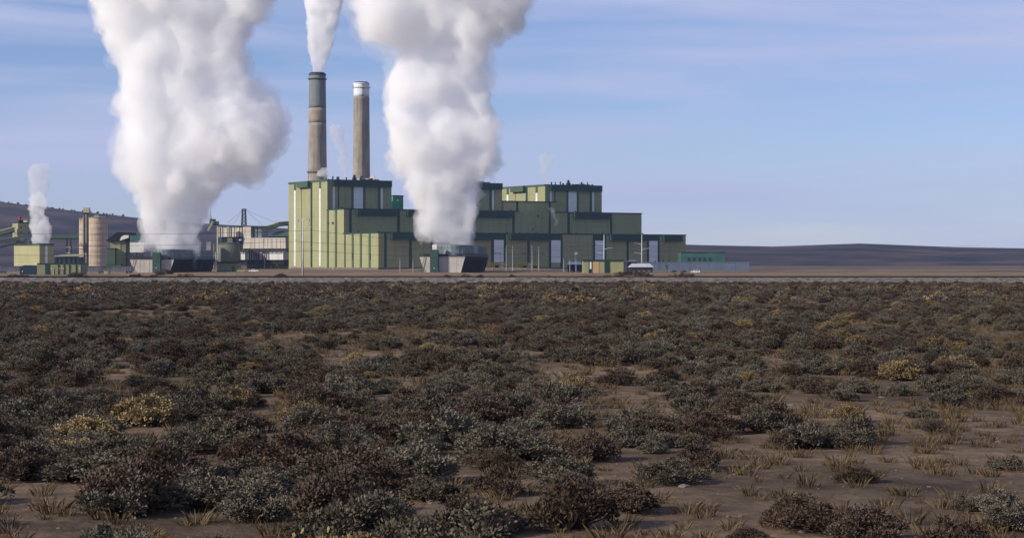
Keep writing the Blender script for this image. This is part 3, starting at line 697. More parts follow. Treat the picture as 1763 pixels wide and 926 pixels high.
def bunker():
    D = 1300
    t = thing('bunker_house', 'white clad box with a teal top, behind the left end of the larger cooling tower', 'building', (wx(236, D), D, 0))
    MB().pbox(223.5, 247, 417.5, 434.5, D, 10).build('wall', 'cladding_white', t)
    MB().pbox(224, 246, 405.5, 417.3, D+1, 8).build('upper_casing', 'teal', t)
    m = MB()
    for px in (225, 235, 246): m.bar((wx(px, D+2), D+2, 0), (wx(px, D+2), D+2, wz(434.5, D)), .6)
    m.bar(at(224, 441, D+2), at(247, 441, D+2), .5); m.bar(at(224, 441, D+2), at(235, 435, D+2), .3); m.bar(at(246, 441, D+2), at(235, 435, D+2), .3)
    m.build('support_frame', 'steel_dark', t)
    m = MB(); m.pbox(223, 247, 441.5, 443, D-1, 6); m.build('walkway', 'steel_dark', t)
bunker()
def low_buildings():
    D = 930
    t = thing('teal_shed', 'dark teal metal shed at the left end of the low trackside building', 'shed', (wx(49, D), D, 0))
    m = MB(); x0, x1, zt, ze = wx(34, D), wx(63.6, D), wz(456.5, D), wz(458.8, D)
    m.add([(x0, D, 0), (x1, D, 0), (x1, D+9, 0), (x0, D+9, 0), (x0, D, ze), (x1, D, wz(457, D)), (x1, D+9, wz(457, D)), (x0, D+9, ze), (wx(42, D), D, zt), (wx(42, D), D+9, zt)],
          [(0,1,5,8,4), (3,7,9,6,2), (0,4,7,3), (1,2,6,5), (4,8,9,7), (8,5,6,9), (0,3,2,1)]); m.build('wall', 'navy', t)
    MB().pbox(45, 54, 463, 473, D-.1, .09, base=0.02).build('roller_door', 'navy', t)
    MB().pbox(37.8, 39.2, 466.5, 468, D-.3, .29).build('wall_lamp', 'white', t)
    t = thing('trackside_building', 'long low green building with dark roof trim and dividing posts near the left edge', 'building', (wx(103, D), D-1, 0))
    MB().pbox(63.8, 142, 454.2, 473, D-1, 10, base=0).build('wall', 'panel_mid', t)
    MB().pbox(63.4, 142.4, 453, 454.18, D-1.4, 10.8).build('roof_trim', 'trim', t)
    MB().pbox(77.6, 84.6, 455, 473, D-1.3, .29, base=0.01).build('door_recess', 'trim', t)
    MB().pbox(78.3, 83.9, 466, 473, D-1.5, .19, base=0.02).build('door', 'navy', t)
    for px in (100.5, 110, 119.3, 131, 140): MB().pbox(px-.7, px+.7, 455.5, 473, D-1.35, .34, base=0.01).build('post', 'trim', t)
    MB().pbox(91, 92.6, 462, 473, D-1.3, .29, base=0.01).build('downpipe', 'pipe_pale', t)
    for px in (88.5, 102, 105.6, 109, 137): MB().pbox(px-.6, px+.6, 461.7, 463, D-1.6, .24).build('wall_lamp', 'white', t)
low_buildings()
GON = []
def gondola(px0, D, first, label):
    L = 15.5; x = wx(px0, D)
    t = thing('coal_wagon', label, 'rail wagon', (x, D, 0.35), 0, 'coal wagons parked behind the track')
    if first is not None:
        for ch in list(first.children):
            c = ch.copy(); COL.objects.link(c); c.parent = t
            for g in ch.children:
                q = g.copy(); COL.objects.link(q); q.parent = c
        return t
    m = MB(); m.prism([(0, 1.2), (.9, .75), (L-.9, .75), (L, 1.2), (L, 3.3), (0, 3.3)], 0, 2.9); m.build('body', 'railcar', t, local=True)
    for i in range(11):
        xx = .6 + (L-1.2)*i/10; MB().box(xx-.09, xx+.09, -.14, -.002, 1.1, 3.25).build('rib', 'railcar', t, local=True)
    MB().box(-.1, L+.1, -.16, -.003, 3.26, 3.42).build('top_rail', 'railcar', t, local=True)
    MB().box(.4, L-.4, .3, 2.6, 3.301, 3.55).build('coal_load', 'coal', t, local=True)
    for xx in (2.2, L-2.2):
        b = MB().box(xx-1.3, xx+1.3, .2, 2.7, .45, .74).build('bogie', 'steel_dark', t, local=True)
        for dx in (-.9, .9):
            for yy in (.35, 2.4):
                w = MB(); n = 14; vs = [(xx+dx+.45*math.cos(2*math.pi*k/n), y_, .45+.45*math.sin(2*math.pi*k/n)) for y_ in (yy, yy+.14) for k in range(n)]
                w.add(vs, [tuple(range(n)), tuple(range(2*n-1, n-1, -1))] + [(k, k+n, (k+1)%n+n, (k+1)%n) for k in range(n)]); w.build('wheel', 'steel_dark', b, local=True)
    return t
g0 = gondola(-60, 1010, None, 'grey ribbed coal wagon cut by the left edge of the picture')
gondola(-3, 1010, g0, 'grey ribbed coal wagon just left of the dark teal shed')
gondola(129, 1010, g0, 'grey ribbed coal wagon at the foot of the wide silo')
gondola(176, 1010, g0, 'grey ribbed coal wagon beside the larger cooling tower')
def relay_box():
    t = thing('relay_hut', 'small pale relay hut between the two coal wagons', 'hut', at(183, 472, 975).to_tuple())
    MB().pbox(178.5, 188, 465.5, 472.5, 975, 3, base=0.1).build('wall', 'panel_pale', t)
    MB().pbox(178, 188.5, 464.8, 465.48, 974.6, 3.8).build('roof', 'panel_mid', t)
    MB().pbox(185, 187, 467.5, 472.5, 974.8, .19, base=.12).build('door', 'panel_mid', t)
relay_box()

# ------------------------------------------------------------------ centre: coal conveyor complex beside the power house
def conveyor_complex():
    D = 1800
    t = thing('coal_bunker_building', 'weathered beige coal handling building with a dark roof, left of the power house', 'building', (wx(430, D), D, 0))
    up = MB().pbox(371, 420, 390.5, 407.5, D, 14).build('upper_gallery', 'cladding', t)
    for px in (379, 388, 391.5, 401, 411, 416): MB().pbox(px-.35, px+.35, 391, 407.3, D-.35, .34).build('cladding_rib', 'steel', up)
    bl = MB().pbox(418.5, 433, 390.5, 427.8, D-1.2, 15).build('corner_block', 'cladding', t)
    for py in (397, 404, 411, 418): MB().pbox(418.6, 432.9, py-.25, py+.25, D-1.35, .14).build('cladding_joint', 'cladding_grey', bl)
    MB().pbox(433.05, 451.5, 390.6, 409.6, D+2, 10).build('glazed_bay', 'glazing', t)
    for px in (442.5, 451): MB().pbox(px-.4, px+.4, 390.6, 409.6, D+1.6, .39).build('mullion', 'steel_dark', t)
    MB().pbox(433, 451.6, 399.6, 400.4, D+1.5, .49).build('mullion', 'steel_dark', t)
    m = MB(); x0, x1 = wx(374, D-2), wx(457, D-2); za, zb = wz(387, D-2), wz(389.2, D-2)
    m.add([(x0, D-2, za), (x1, D-2, zb), (x1, D+15, zb), (x0, D+15, za), (x0, D-2, za-.9), (x1, D-2, zb-.6), (x1, D+15, zb-.6), (x0, D+15, za-.9)],
          [(0,1,2,3),(7,6,5,4),(0,4,5,1),(1,5,6,2),(2,6,7,3),(3,7,4,0)]); m.build('roof', 'trim', t)
    lg = MB().pbox(433.05, 497, 411, 428, D-1.0, 12).build('long_gallery', 'cladding', t)
    for px in (440, 448, 456, 464, 472, 480, 488): MB().pbox(px-.25, px+.25, 411.2, 427.8, D-1.25, .24).build('cladding_rib', 'cladding_grey', lg)
    MB().pbox(432.8, 497, 409.9, 410.98, D-1.4, 12.6).build('gallery_roof', 'cladding_white', t)
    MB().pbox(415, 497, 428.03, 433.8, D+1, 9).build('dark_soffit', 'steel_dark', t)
    wg = MB().pbox(417, 497, 434.2, 447.2, D-6, 10).build('white_gallery', 'cladding_white', t)
    gg = MB().pbox(360, 416.9, 434.4, 447.4, D-7, 9).build('grey_gallery', 'cladding_grey', t)
    for px in (366, 374, 383, 390, 397, 405): MB().pbox(px-.3, px+.3, 434.6, 447.2, D-7.3, .29).build('cladding_rib', 'steel', gg)
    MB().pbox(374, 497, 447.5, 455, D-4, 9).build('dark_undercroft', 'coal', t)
    MB().pbox(421, 497, 455.01, 463, D+4, 4, base=0).build('undercroft_wall', 'panel_mid', t)
    tr = MB()
    for px in (419, 426, 433, 441, 449, 457, 465, 473, 481, 489): tr.bar(at(px, 433.6, D-8), at(px+6, 428.4, D-8), .35)
    tr.bar(at(416, 434, D-8), at(497, 434, D-8), .5); tr.build('truss', 'steel_dark', t)
    for px in (437.5, 441, 454.5, 461.8, 465.8):
        MB().bar((wx(px, D-9), D-9, 0), (wx(px, D-9), D-9, wz(431, D-9)), .75 if px != 461.8 else .95).build('column', 'steel_dark', t)
    la = MB(); lattice(la, (wx(450, D-10), D-10, 0), (wx(450, D-10), D-10, wz(434, D-10)), 3.2, 3.2, 6, .35, .22); la.build('column', 'steel_dark', t)
    for a, b in ((476, 472), (481, 484), (489, 485)): MB().bar((wx(a, D-5), D-5, 0), (wx(b, D-5), D-5, wz(455, D-5)), .6).build('brace', 'steel_dark', t)
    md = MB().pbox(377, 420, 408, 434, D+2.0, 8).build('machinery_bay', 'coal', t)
    MB().pbox(389, 398.5, 409.5, 417, D-1, 2.9).build('machine', 'trim_mid', t)
    MB().lathe(wx(413.5, D), D-.5, [(.2, wz(415, D)), (1.3, wz(414, D)), (1.3, wz(411.5, D)), (.3, wz(410.5, D))], 14).build('drive_drum', 'white', t)
    for px in (371.3, 391.8): MB().bar((wx(px, D-2.2), D-2.2, wz(434, D) if px < 380 else wz(408, D)), (wx(px, D-2.2), D-2.2, wz(389.3, D)), .9).build('column', 'pipe_pale', t)
    t.rotation_euler = (0, 0, R(-25)); t.scale = (1.085, 1, 1)
    # tank in front
    k = thing('storage_tank', 'squat green storage tank under the beige conveyor building', 'tank', (wx(392, 1770), 1778, 0))
    r = 18.5*1770/FPX; z1, z0 = wz(419.5, 1770), 0
    MB().lathe(0, 0, [(r, z0), (r, z1)], 40).build('shell', 'tank_green', k, local=True, smooth=True)
    MB().lathe(0, 0, [(r+.2, z1+.003), (r+.2, z1+.4), (r*.2, z1+1.4)], 40).build('roof', 'trim_mid', k, local=True)
    g = MB()
    for i in range(20): a = 2*math.pi*i/20; g.bar((r*math.cos(a), r*math.sin(a), z1+.4), (r*math.cos(a), r*math.sin(a), z1+1.5), .1)
    g.build('railing', 'steel', k, local=True)
    k = thing('grey_duct', 'grey upright duct beside the steam of the larger cooling tower', 'duct', (wx(365, 1760), 1760, 0))
    MB().pbox(355, 363, 416.5, 434, 1760, 5, base=0).build('casing', 'cladding_grey', k); MB().pbox(363.1, 369, 420, 447, 1761, 4, base=0).build('pipe_rack', 'panel_mid', k)
    # head house with chute at the left end
    k = thing('conveyor_head_house', 'small green head house with a thin mast on the roof of the beige building', 'head house', (wx(367, 1780), 1780, wz(388, 1780)))
    MB().pbox(364.5, 375.5, 381, 388, 1790, 6).build('wall', 'trim_mid', k); MB().pbox(360.5, 370, 377, 380.6, 1789, 6).build('roof', 'trim', k)
    m = MB(); m.bar(at(366.5, 381.5, 1788), at(358, 397, 1788), 2.0, 1.6); m.build('chute', 'panel_pale', k)
    m = MB(); m.tube([at(363.5, 377, 1790), at(362.3, 361, 1790)], [.35, .08], 6); m.build('mast', 'steel_dark', k)
    m = MB(); m.pbox(360.5, 363.5, 381, 391, 1791, 3); m.build('bracket', 'steel', k)
    k = thing('lattice_mast', 'dark steel lattice tower rising above the beige conveyor building', 'mast', (wx(420, 1812), 1812, wz(389.4, 1800)))
    m = MB(); lattice(m, (wx(420, 1812), 1812, wz(390, 1812)), (wx(420, 1812), 1812, wz(360.5, 1812)), 4.1, 2.9, 5, .55, .32); m.build('frame', 'steel_dark', k)
    m = MB(); m.pbox(416.6, 423.4, 359.5, 361, 1810, 3.5); m.build('top_platform', 'steel_dark', k)
    for (a, b) in (((423, 361), (478, 384.5)), ((417, 361), (392, 384)), ((423, 361), (452, 388)), ((417, 361), (402, 387))):
        m = MB(); m.tube([at(*a, 1812), at((a[0]+b[0])/2, (a[1]+b[1])/2+.8, 1812), at(*b, 1812)], .09, 4); m.build('guy_wire', 'wire', k)
    gallery('conveyor_gallery', 'pale green inclined conveyor climbing to the corner of the power house', at(454.5, 393.6, 1940), at(478, 386.5, 1955), 3.4, 3.0, 'panel_pale', under='steel')
    gallery('conveyor_gallery', 'short level conveyor entering the power house wall', at(477.5, 385.8, 1955), at(504, 383.5, 1970), 3.4, 3.2, 'panel_mid', under='steel', legs=((.75, 1.2),))
    k = thing('hip_roof_store', 'low store with a dull green hipped roof behind the beige gallery', 'building', (wx(482, 1940), 1940, 0)); D2 = 1940
    xa, xb = wx(459, D2), wx(512, D2); za, zb = wz(407, D2), wz(397, D2)
    m = MB(); m.add([(xa, D2, za), (xb, D2, za), (xb, D2+30, za), (xa, D2+30, za), (wx(474, D2), D2+15, zb), (wx(500, D2), D2+15, zb)], [(0,1,5,4), (2,3,4,5), (1,2,5), (3,0,4), (0,3,2,1)]); m.build('roof', 'trim_mid', k)
    MB().box(xa+1, xb-1, D2+1, D2+29, 0, za-.02).build('wall', 'trim_mid', k)
    k = thing('workshop', 'low light green workshop below the grey gallery', 'building', (wx(392, 1200), 1200, 0)); D3 = 1200
    MB().pbox(374, 412, 453.2, 466, D3, 9, base=0).build('wall', 'panel_mid', k)
    MB().pbox(373.5, 412.5, 450.5, 453.18, D3-.5, 10).build('roof_trim', 'trim', k)
    MB().pbox(399, 404, 458, 466, D3-.15, .14, base=.02).build('door', 'trim_mid', k)
    k = thing('dark_bin', 'long dark steel bin between cooling tower and parked car', 'bin', (wx(383, 1130), 1130, 0))
    m = MB(); Dk = 1130; m.prism([(wx(373, Dk), wz(465.5, Dk)), (wx(395, Dk), wz(465.5, Dk)), (wx(394, Dk), 0.0), (wx(374, Dk), 0.0)], Dk, Dk+3); m.build('body', 'navy', k)
    MB().pbox(372.8, 395.2, 465, 465.48, Dk-.15, 3.3).build('rim', 'steel_dark', k)
conveyor_complex()

# ------------------------------------------------------------------ vehicles
def vehicle(name, label, px, D, L, prof, cabin, W, paint, cat, group=None, rot=0.0):
    """prof: side outline of the body (x, z); cabin: outline of the glazed upper part"""
    x = wx(px, D); t = thing(name, label, cat, (x, D, gz(x, D)), rot, group)
    MB().prism(prof, 0, W).build('body', paint, t, local=True)
    c = MB().prism(cabin, .12, W-.12).build('cabin', paint, t, local=True)
    (x0, z0), (x1, z1), (x2, z2), (x3, z3) = cabin[:4]
    for y in (.10, W-.12):
        g = MB(); q = lambda a, b, f: a+(b-a)*f
        zlo, zhi = z0+.06, z1-.10
        xm = (x1+x2)/2
        g.prism([(x0+.22, zlo), (x1+.10, zhi), (xm-.05, zhi), (xm-.05, zlo)], y, y+.02); g.build('window', 'glass_dark', c, local=True)
        g = MB(); g.prism([(xm+.05, zlo), (xm+.05, zhi), (x2-.10, zhi), (x3-.22, zlo)], y, y+.02); g.build('window', 'glass_dark', c, local=True)
    for xx in (L*.19, L*.80):
        for yy in (-.03, W-.19):
            n = 14; w = MB(); vs = [(xx+.34*math.cos(2*math.pi*k/n), y_, .34+.34*math.sin(2*math.pi*k/n)) for y_ in (yy, yy+.22) for k in range(n)]
            w.add(vs, [tuple(range(n)), tuple(range(2*n-1, n-1, -1))] + [(k, k+n, (k+1)%n+n, (k+1)%n) for k in range(n)]); o = w.build('wheel', 'rubber', t, local=True)
            w = MB(); vs = [(xx+.19*math.cos(2*math.pi*k/n), y_, .34+.19*math.sin(2*math.pi*k/n)) for y_ in (yy-.012, yy+.01) for k in range(n)]
            w.add(vs, [tuple(range(n)), tuple(range(2*n-1, n-1, -1))] + [(k, k+n, (k+1)%n+n, (k+1)%n) for k in range(n)]); w.build('rim', 'galv', o, local=True)
    for yy in (.15, W-.45): MB().box(-.03, .001, yy, yy+.3, .62, .78).build('headlight', 'white', t, local=True)
    for yy in (.15, W-.4): MB().box(L-.001, L+.03, yy, yy+.22, .65, .85).build('tail_light', 'red', t, local=True)
    return t
TRUCK = [(0, .42), (0, .95), (1.5, 1.05), (1.5, 1.06), (3.3, 1.06), (5.6, 1.05), (5.6, .42)]
TCAB = [(1.35, 1.061), (1.95, 1.72), (3.15, 1.72), (3.35, 1.061)]
SUV = [(0, .40), (0, .95), (1.3, 1.08), (4.6, 1.08), (4.7, .95), (4.7, .40)]
SCAB = [(1.1, 1.081), (1.85, 1.74), (4.1, 1.74), (4.62, 1.081)]
CAR = [(0, .36), (0, .75), (1.2, .88), (4.0, .90), (4.4, .85), (4.5, .36)]
CCAB = [(1.0, .901), (1.8, 1.42), (3.2, 1.42), (3.95, .901)]
vehicle('pickup_truck', 'white pickup truck parked below the white conveyor gallery', 428, 1150, 5.6, TRUCK, TCAB, 1.9, 'white', 'truck')
vehicle('parked_car', 'tan parked car just left of the white pickup truck', 407.5, 1150, 4.7, SUV, SCAB, 1.9, 'tan_paint', 'car')
vehicle('parked_car', 'dark parked car in front of the long pale building at the far right', 1170, 1060, 4.5, CAR, CCAB, 1.8, 'car_dark', 'car')
vehicle('parked_car', 'dark parked car close under the bare tree', 1153, 1075, 4.5, CAR, CCAB, 1.8, 'car_dark', 'car')
vehicle('parked_car', 'white parked car at the right edge, past the dark cars', 1190, 1050, 4.7, SUV, SCAB, 1.8, 'white', 'car')

# ------------------------------------------------------------------ right side: low buildings, substation, poles
def right_side():
    D = 1010
    t = thing('pump_house', 'low green pump house with dark trim and a narrow white window', 'building', (wx(1039, D), D, 0))
    MB().pbox(1003.5, 1073.5, 449.3, 471, D, 9, base=0).build('wall', 'panel', t)
    MB().pbox(1002.8, 1074.5, 446.8, 449.28, D-.5, 10).build('roof_trim', 'trim', t)
    for a, b in ((1013.6, 1014.9), (1018.4, 1019.8)): MB().pbox(a, b, 449.4, 471, D-.25, .24, base=.02).build('post', 'trim', t)
    MB().pbox(1014.95, 1018.35, 451, 463, D-.15, .14).build('window', 'white', t)
    MB().pbox(1014.95, 1018.35, 463.05, 471, D-.15, .14, base=.02).build('window_panel', 'trim', t)
    MB().pbox(1020, 1031.5, 450, 471, D-.12, .11, base=.02).build('wall_panel', 'tan_paint', t)
    MB().pbox(1040.8, 1049, 449.4, 471, D-.3, .29, base=.02).build('door_bay', 'trim', t)
    MB().pbox(1041.4, 1048.4, 460, 471, D-.45, .14, base=.03).build('door', 'navy', t)
    MB().pbox(1073.55, 1080, 450.5, 471, D+1.5, 5, base=0).build('annex', 'cladding_grey', t)
    # houses with pale roofs
    def house(label, D, x0, x1, eave, ridge, depth, wall='brick_dark'):
        k = thing('office_house', label, 'house', (wx((x0+x1)/2, D), D, 0))
        a, b, ze, zr = wx(x0, D), wx(x1, D), wz(eave, D), wz(ridge, D)
        MB().box(a+.6, b-.6, D+.8, D+depth-.8, 0, ze-.02).build('wall', wall, k)
        m = MB(); q = (b-a)*.14
        m.add([(a, D, ze), (b, D, ze), (b, D+depth, ze), (a, D+depth, ze), (a+q, D+depth/2, zr), (b-q, D+depth/2, zr)], [(0,1,5,4), (2,3,4,5), (1,2,5), (3,0,4), (0,3,2,1)]); m.build('roof', 'snow_roof', k)
        n = max(2, int((b-a)/3.2))
        for i in range(n):
            xx = a+1.2+(b-a-2.4)*(i+.5)/n
            w = MB().box(xx-.55, xx+.55, D+.72, D+.797, .9, 2.1).build('window', 'glass_dark', k)
            MB().box(xx-.65, xx+.65, D+.68, D+.797, .78, .897).build('sill', 'white', w)
        return k
    house('lower dark office house with a long pale roof beside the white pole', 1110, 1083, 1126, 460.0, 453.6, 13)
    k = thing('office_house', 'upper dark office block with a pale flat hipped roof behind the lower house', 'house', (wx(1090, 1140), 1140, 0)); Dh = 1140
    MB().pbox(1081, 1097, 450.5, 464, Dh+.8, 9, base=0).build('wall', 'brick_dark', k)
    m = MB(); a, b, ze, zr = wx(1079.5, Dh), wx(1098.5, Dh), wz(450.4, Dh), wz(447.8, Dh)
    m.add([(a, Dh, ze), (b, Dh, ze), (b, Dh+11, ze), (a, Dh+11, ze), (a+1.5, Dh+5.5, zr), (b-1.5, Dh+5.5, zr)], [(0,1,5,4), (2,3,4,5), (1,2,5), (3,0,4), (0,3,2,1)]); m.build('roof', 'snow_roof', k)
    for px in (1084, 1088.5, 1093): MB().pbox(px-1.4, px+1.4, 451.8, 454, Dh+.7, .09).build('window', 'glass_dark', k)
    house('dark shed with two pale tilted roofs left of the pump house', 1130, 976, 1004, 455.5, 450.5, 10)
    # long pale building and teal one
    t = thing('long_warehouse', 'long pale grey warehouse running out to the right edge', 'warehouse', (wx(1180, 1330), 1330, 0)); Dw = 1330
    MB().pbox(1106, 1290, 452, 467, Dw, 16, base=0).build('wall', 'ware', t)
    MB().pbox(1105.5, 1290.5, 451, 451.98, Dw-.4, 17).build('roof_edge', 'galv', t)
    for i in range(12): px = 1120+i*14; MB().pbox(px-.3, px+.3, 452.2, 467, Dw-.3, .29, base=.02).build('wall_joint', 'ware', t)
    for px in (1128, 1142, 1151): m = MB().lathe(wx(px, Dw+4), Dw+4, [(.4, wz(451, Dw)), (.4, wz(449.4, Dw)), (.7, wz(449.2, Dw)), (.3, wz(448.6, Dw))], 8).build('roof_vent', 'steel', t)
    t = thing('teal_hall', 'teal green hall behind the long pale warehouse at the right', 'building', (wx(1210, 1600), 1600, 0)); Dt = 1600
    MB().pbox(1172, 1248, 434.5, 460, Dt, 22, base=0).build('wall', 'teal', t)
    MB().pbox(1171.5, 1248.5, 433.5, 434.48, Dt-.5, 23).build('roof_edge', 'trim', t)
    for i in range(5): MB().pbox(1184+i*9, 1188+i*9, 443.5, 449, Dt-.3, .29).build('window', 'navy', t)
    # dish on a pole
    t = thing('satellite_dish', 'white round dish on a thin pole above the dark shed', 'antenna', (wx(991, 1150), 1150, 0))
    c = at(991.5, 436, 1150); m = MB(); n = 20
    vs = [c + Vector((0, .5, 0))] + [c + Vector((.95*math.cos(2*math.pi*k/n), 0, .95*math.sin(2*math.pi*k/n))) for k in range(n)]
    m.add(vs, [(0, k+1, (k+1)%n+1) for k in range(n)]); o = m.build('dish', 'white', t)
    o.data.transform(Matrix.Translation((0, 0, 0))); sm = o.modifiers.new('thickness', 'SOLIDIFY'); sm.thickness = .06
    MB().tube([(c.x-.3, c.y+.6, 0), (c.x-.3, c.y+.6, c.z)], .12, 8).build('pole', 'galv', t)
    # yellow equipment
    def skid(label, x0, x1, y0, D):
        k = thing('equipment_skid', label, 'equipment', (wx((x0+x1)/2, D), D, 0)); n = max(2, round((x1-x0)/8))
        for i in range(n+1): px = x0+(x1-x0)*i/n; MB().pbox(px-.5, px+.5, y0, 462, D, .4, base=0).build('frame_post', 'yellow', k)
        for y in (y0, (y0+463)/2-1): MB().pbox(x0-.4, x1+.4, y-.6, y+.6, D-.05, .5).build('frame_rail', 'yellow', k)
        for i in range(n):
            a = x0+(x1-x0)*(i+.15)/n; b = x0+(x1-x0)*(i+.85)/n
            if i % 2 == 0: MB().pbox(a, b, y0+1.5, 460, D+.8, 2).build('tank', 'yellow' if i % 4 == 0 else 'white', k)
            else: MB().pbox(a, b, y0+4, 461, D+.8, 2).build('motor_box', 'steel_dark', k)
    skid('yellow framed equipment skid beside the second cooling tower', 842, 869, 451.5, 1290)
    skid('long low yellow equipment skid between thin substation masts', 890, 926, 452.5, 1290)
    # substation
    for i, (px, top, D, lab) in enumerate(((871.5, 425, 1180, 'thin pale substation mast left of the blue window panel'), (882.5, 425, 1180, 'thin pale substation mast just right of the blue window panel'), (916, 424.5, 1180, 'thin pale substation mast over the long yellow skid'), (927.5, 426, 1180, 'thin pale substation mast at the right end of the yellow skid'),
                                           (970.6, 446, 1100, 'short thin mast near the dark shed'), (981, 448, 1100, 'short thin mast in front of the dark shed'), (991.6, 447.5, 1100, 'short thin mast left of the pump house'), (688.6, 446, 1150, 'short thin lamp mast before the power house front'), (711, 449, 1150, 'thin lamp mast left of the second cooling tower'))):
        x = wx(px, D); t = thing('mast', lab, 'mast', (x, D, gz(x, D)), 0, 'thin masts in front of the power house'); h = wz(top, D)
        MB().tube([(0, 0, -.2), (0, 0, h)], [.16, .08], 8).build('pole', 'galv', t, local=True)
        MB().box(-.22, .22, -.22, .22, 0, .25).build('base_plate', 'foundation', t, local=True)
    t = thing('switchgear_bus', 'low dark row of insulators and bus bars across the substation', 'switchgear', (wx(905, 1180), 1185, 0))
    for px in (850, 862, 874, 886, 899, 911, 922, 934):
        MB().bar((wx(px, 1185), 1185, 0), (wx(px, 1185), 1185, wz(436, 1185)), .16).build('post', 'steel', t)
        q = MB(); q.lathe(wx(px, 1185), 1185, [(.10, wz(436, 1185))] + [(.22 if k % 2 else .1, wz(436, 1185)+.1*k) for k in range(1, 9)], 8); q.build('insulator', 'steel_dark', t)
    MB().bar(at(842, 436.6, 1185), at(940, 437.6, 1185), .14).build('bus_bar', 'steel_dark', t); MB().bar(at(848, 438.4, 1186), at(940, 439, 1186), .12).build('bus_bar', 'steel_dark', t)
    for px in (856, 905, 930):
        q = MB(); q.bar(at(px-5, 435.4, 1184), at(px+5, 435.4, 1184), .25); q.bar(at(px-4, 435.4, 1184), at(px-4, 438, 1184), .16); q.bar(at(px+4, 435.4, 1184), at(px+4, 438, 1184), .16); q.build('switch_arm', 'steel_dark', t)
    # bare tree by the warehouse
    Db = 1090; x = wx(1149, Db); t = thing('bare_tree', 'small bare spreading tree in front of the pale warehouse', 'tree', (x, Db, gz(x, Db)))
    rnd = random.Random(5); tr, br = MB(), MB()
    def grow(mb, p, d, l, r, dep):
        q = p + d*l; (tr if dep == 0 else br).tube([p, q], [r, r*.7], 5, cap=False)
        if dep < 5:
            for k in range(3 if dep < 3 else 2):
                nd = (d + Vector((rnd.uniform(-.8, .8), rnd.uniform(-.8, .8), rnd.uniform(-.15, .6)))).normalized(); grow(mb, q, nd, l*rnd.uniform(.62, .85), r*.62, dep+1)
    grow(br, Vector((0, 0, 0)), Vector((0, 0, 1)), 1.5, .16, 0)
    tr.build('trunk', 'bark', t, local=True); br.build('crown', 'bark', t, local=True)
    # bush behind the pump house
right_side()
def power_pole(label, px, D, top, arms, base=None):
    """tapered steel monopole with upswept davit arms; arms: (height fraction py, side, reach px)"""
    x = wx(px, D); t = thing('power_pole', label, 'power pole', (x, D, gz(x, D)), 0, 'steel power poles')
    h = wz(top, D) - gz(x, D); s = D/FPX; ends = []
    MB().tube([(0, 0, -.1), (0, 0, h*.5), (0, 0, h)], [.42*s/.2235, .30*s/.2235, .17*s/.2235] if D < 900 else [.42, .32, .2], 14).build('pole', 'galv', t, local=True, smooth=True)
    MB().lathe(0, 0, [(.75, -.2), (.75, .3)], 16).build('footing', 'foundation', t, local=True)
    for py, side, reach in arms:
        z = wz(py, D) - gz(x, D); L = reach*s
        pts = [(0, 0, z-.9), (side*L*.35, 0, z-.25), (side*L*.7, 0, z+.02), (side*L, 0, z+.1)]
        a = MB().tube(pts, [.17, .13, .10, .08], 8).build('arm', 'galv', t, local=True)
        q = MB(); q.lathe(side*L, 0, [(.04, z+.05)] + [(.13 if k % 2 else .05, z-.08*k) for k in range(1, 14)] + [(.04, z-1.15)], 8); q.build('insulator', 'steel', a, local=True)
        ends.append(Vector((x+side*L, D, gz(x, D)+z-1.15)))
    return t, ends
P1, e1 = power_pole('tall pale steel power pole with curved arms beside the railway', 521.5, 765, 375.5,
                    [(377.5, -1, 8), (376.5, 1, 11), (391.5, 1, 15), (410.5, -1, 12), (426.5, 1, 15)])
P2, e2 = power_pole('distant steel power pole before the third light panel, nearer the cooling towers', 1040, 1250, 404, [(419, -1, 14), (427, 1, 16), (435, -1, 14)])
P3, e3 = power_pole('distant steel power pole right of the pump house beside the snowy roofed offices', 1105, 1250, 404, [(419, -1, 14), (427.5, 1, 16), (435, -1, 14)])
def wire(a, b, sag, label):
    m = MB(); pts = [a.lerp(b, i/16) - Vector((0, 0, sag*4*(i/16)*(1-i/16))) for i in range(17)]
    m.tube(pts, .05, 4); tag(m.build('power_line', 'wire'), label, 'power line', 'overhead power lines')
left_end = [Vector((-250, 700, e.z)) for e in e1]
for k, (i, j) in enumerate(((2, 1), (3, 0), (4, 2))):
    wire(e1[i], e2[j], 2.6, ('upper', 'middle', 'lowest')[k] + ' overhead wire from the near pole across the power house to the left distant pole')
    wire(e2[j], Vector((e2[j].x+260, 1420, e2[j].z)), 3.0, ('upper', 'middle', 'lowest')[(1, 0, 2)[k]] + ' wire running off to the right from the left distant pole')
    wire(e3[j], Vector((e3[j].x+260, 1420, e3[j].z+1.5)), 3.0, ('upper', 'middle', 'lowest')[(1, 0, 2)[k]] + ' wire running off to the right from the right distant pole')
    wire(e1[i], left_end[i], 2.0, ('upper', 'middle', 'lowest')[k] + ' overhead wire leaving the near pole towards the left edge')

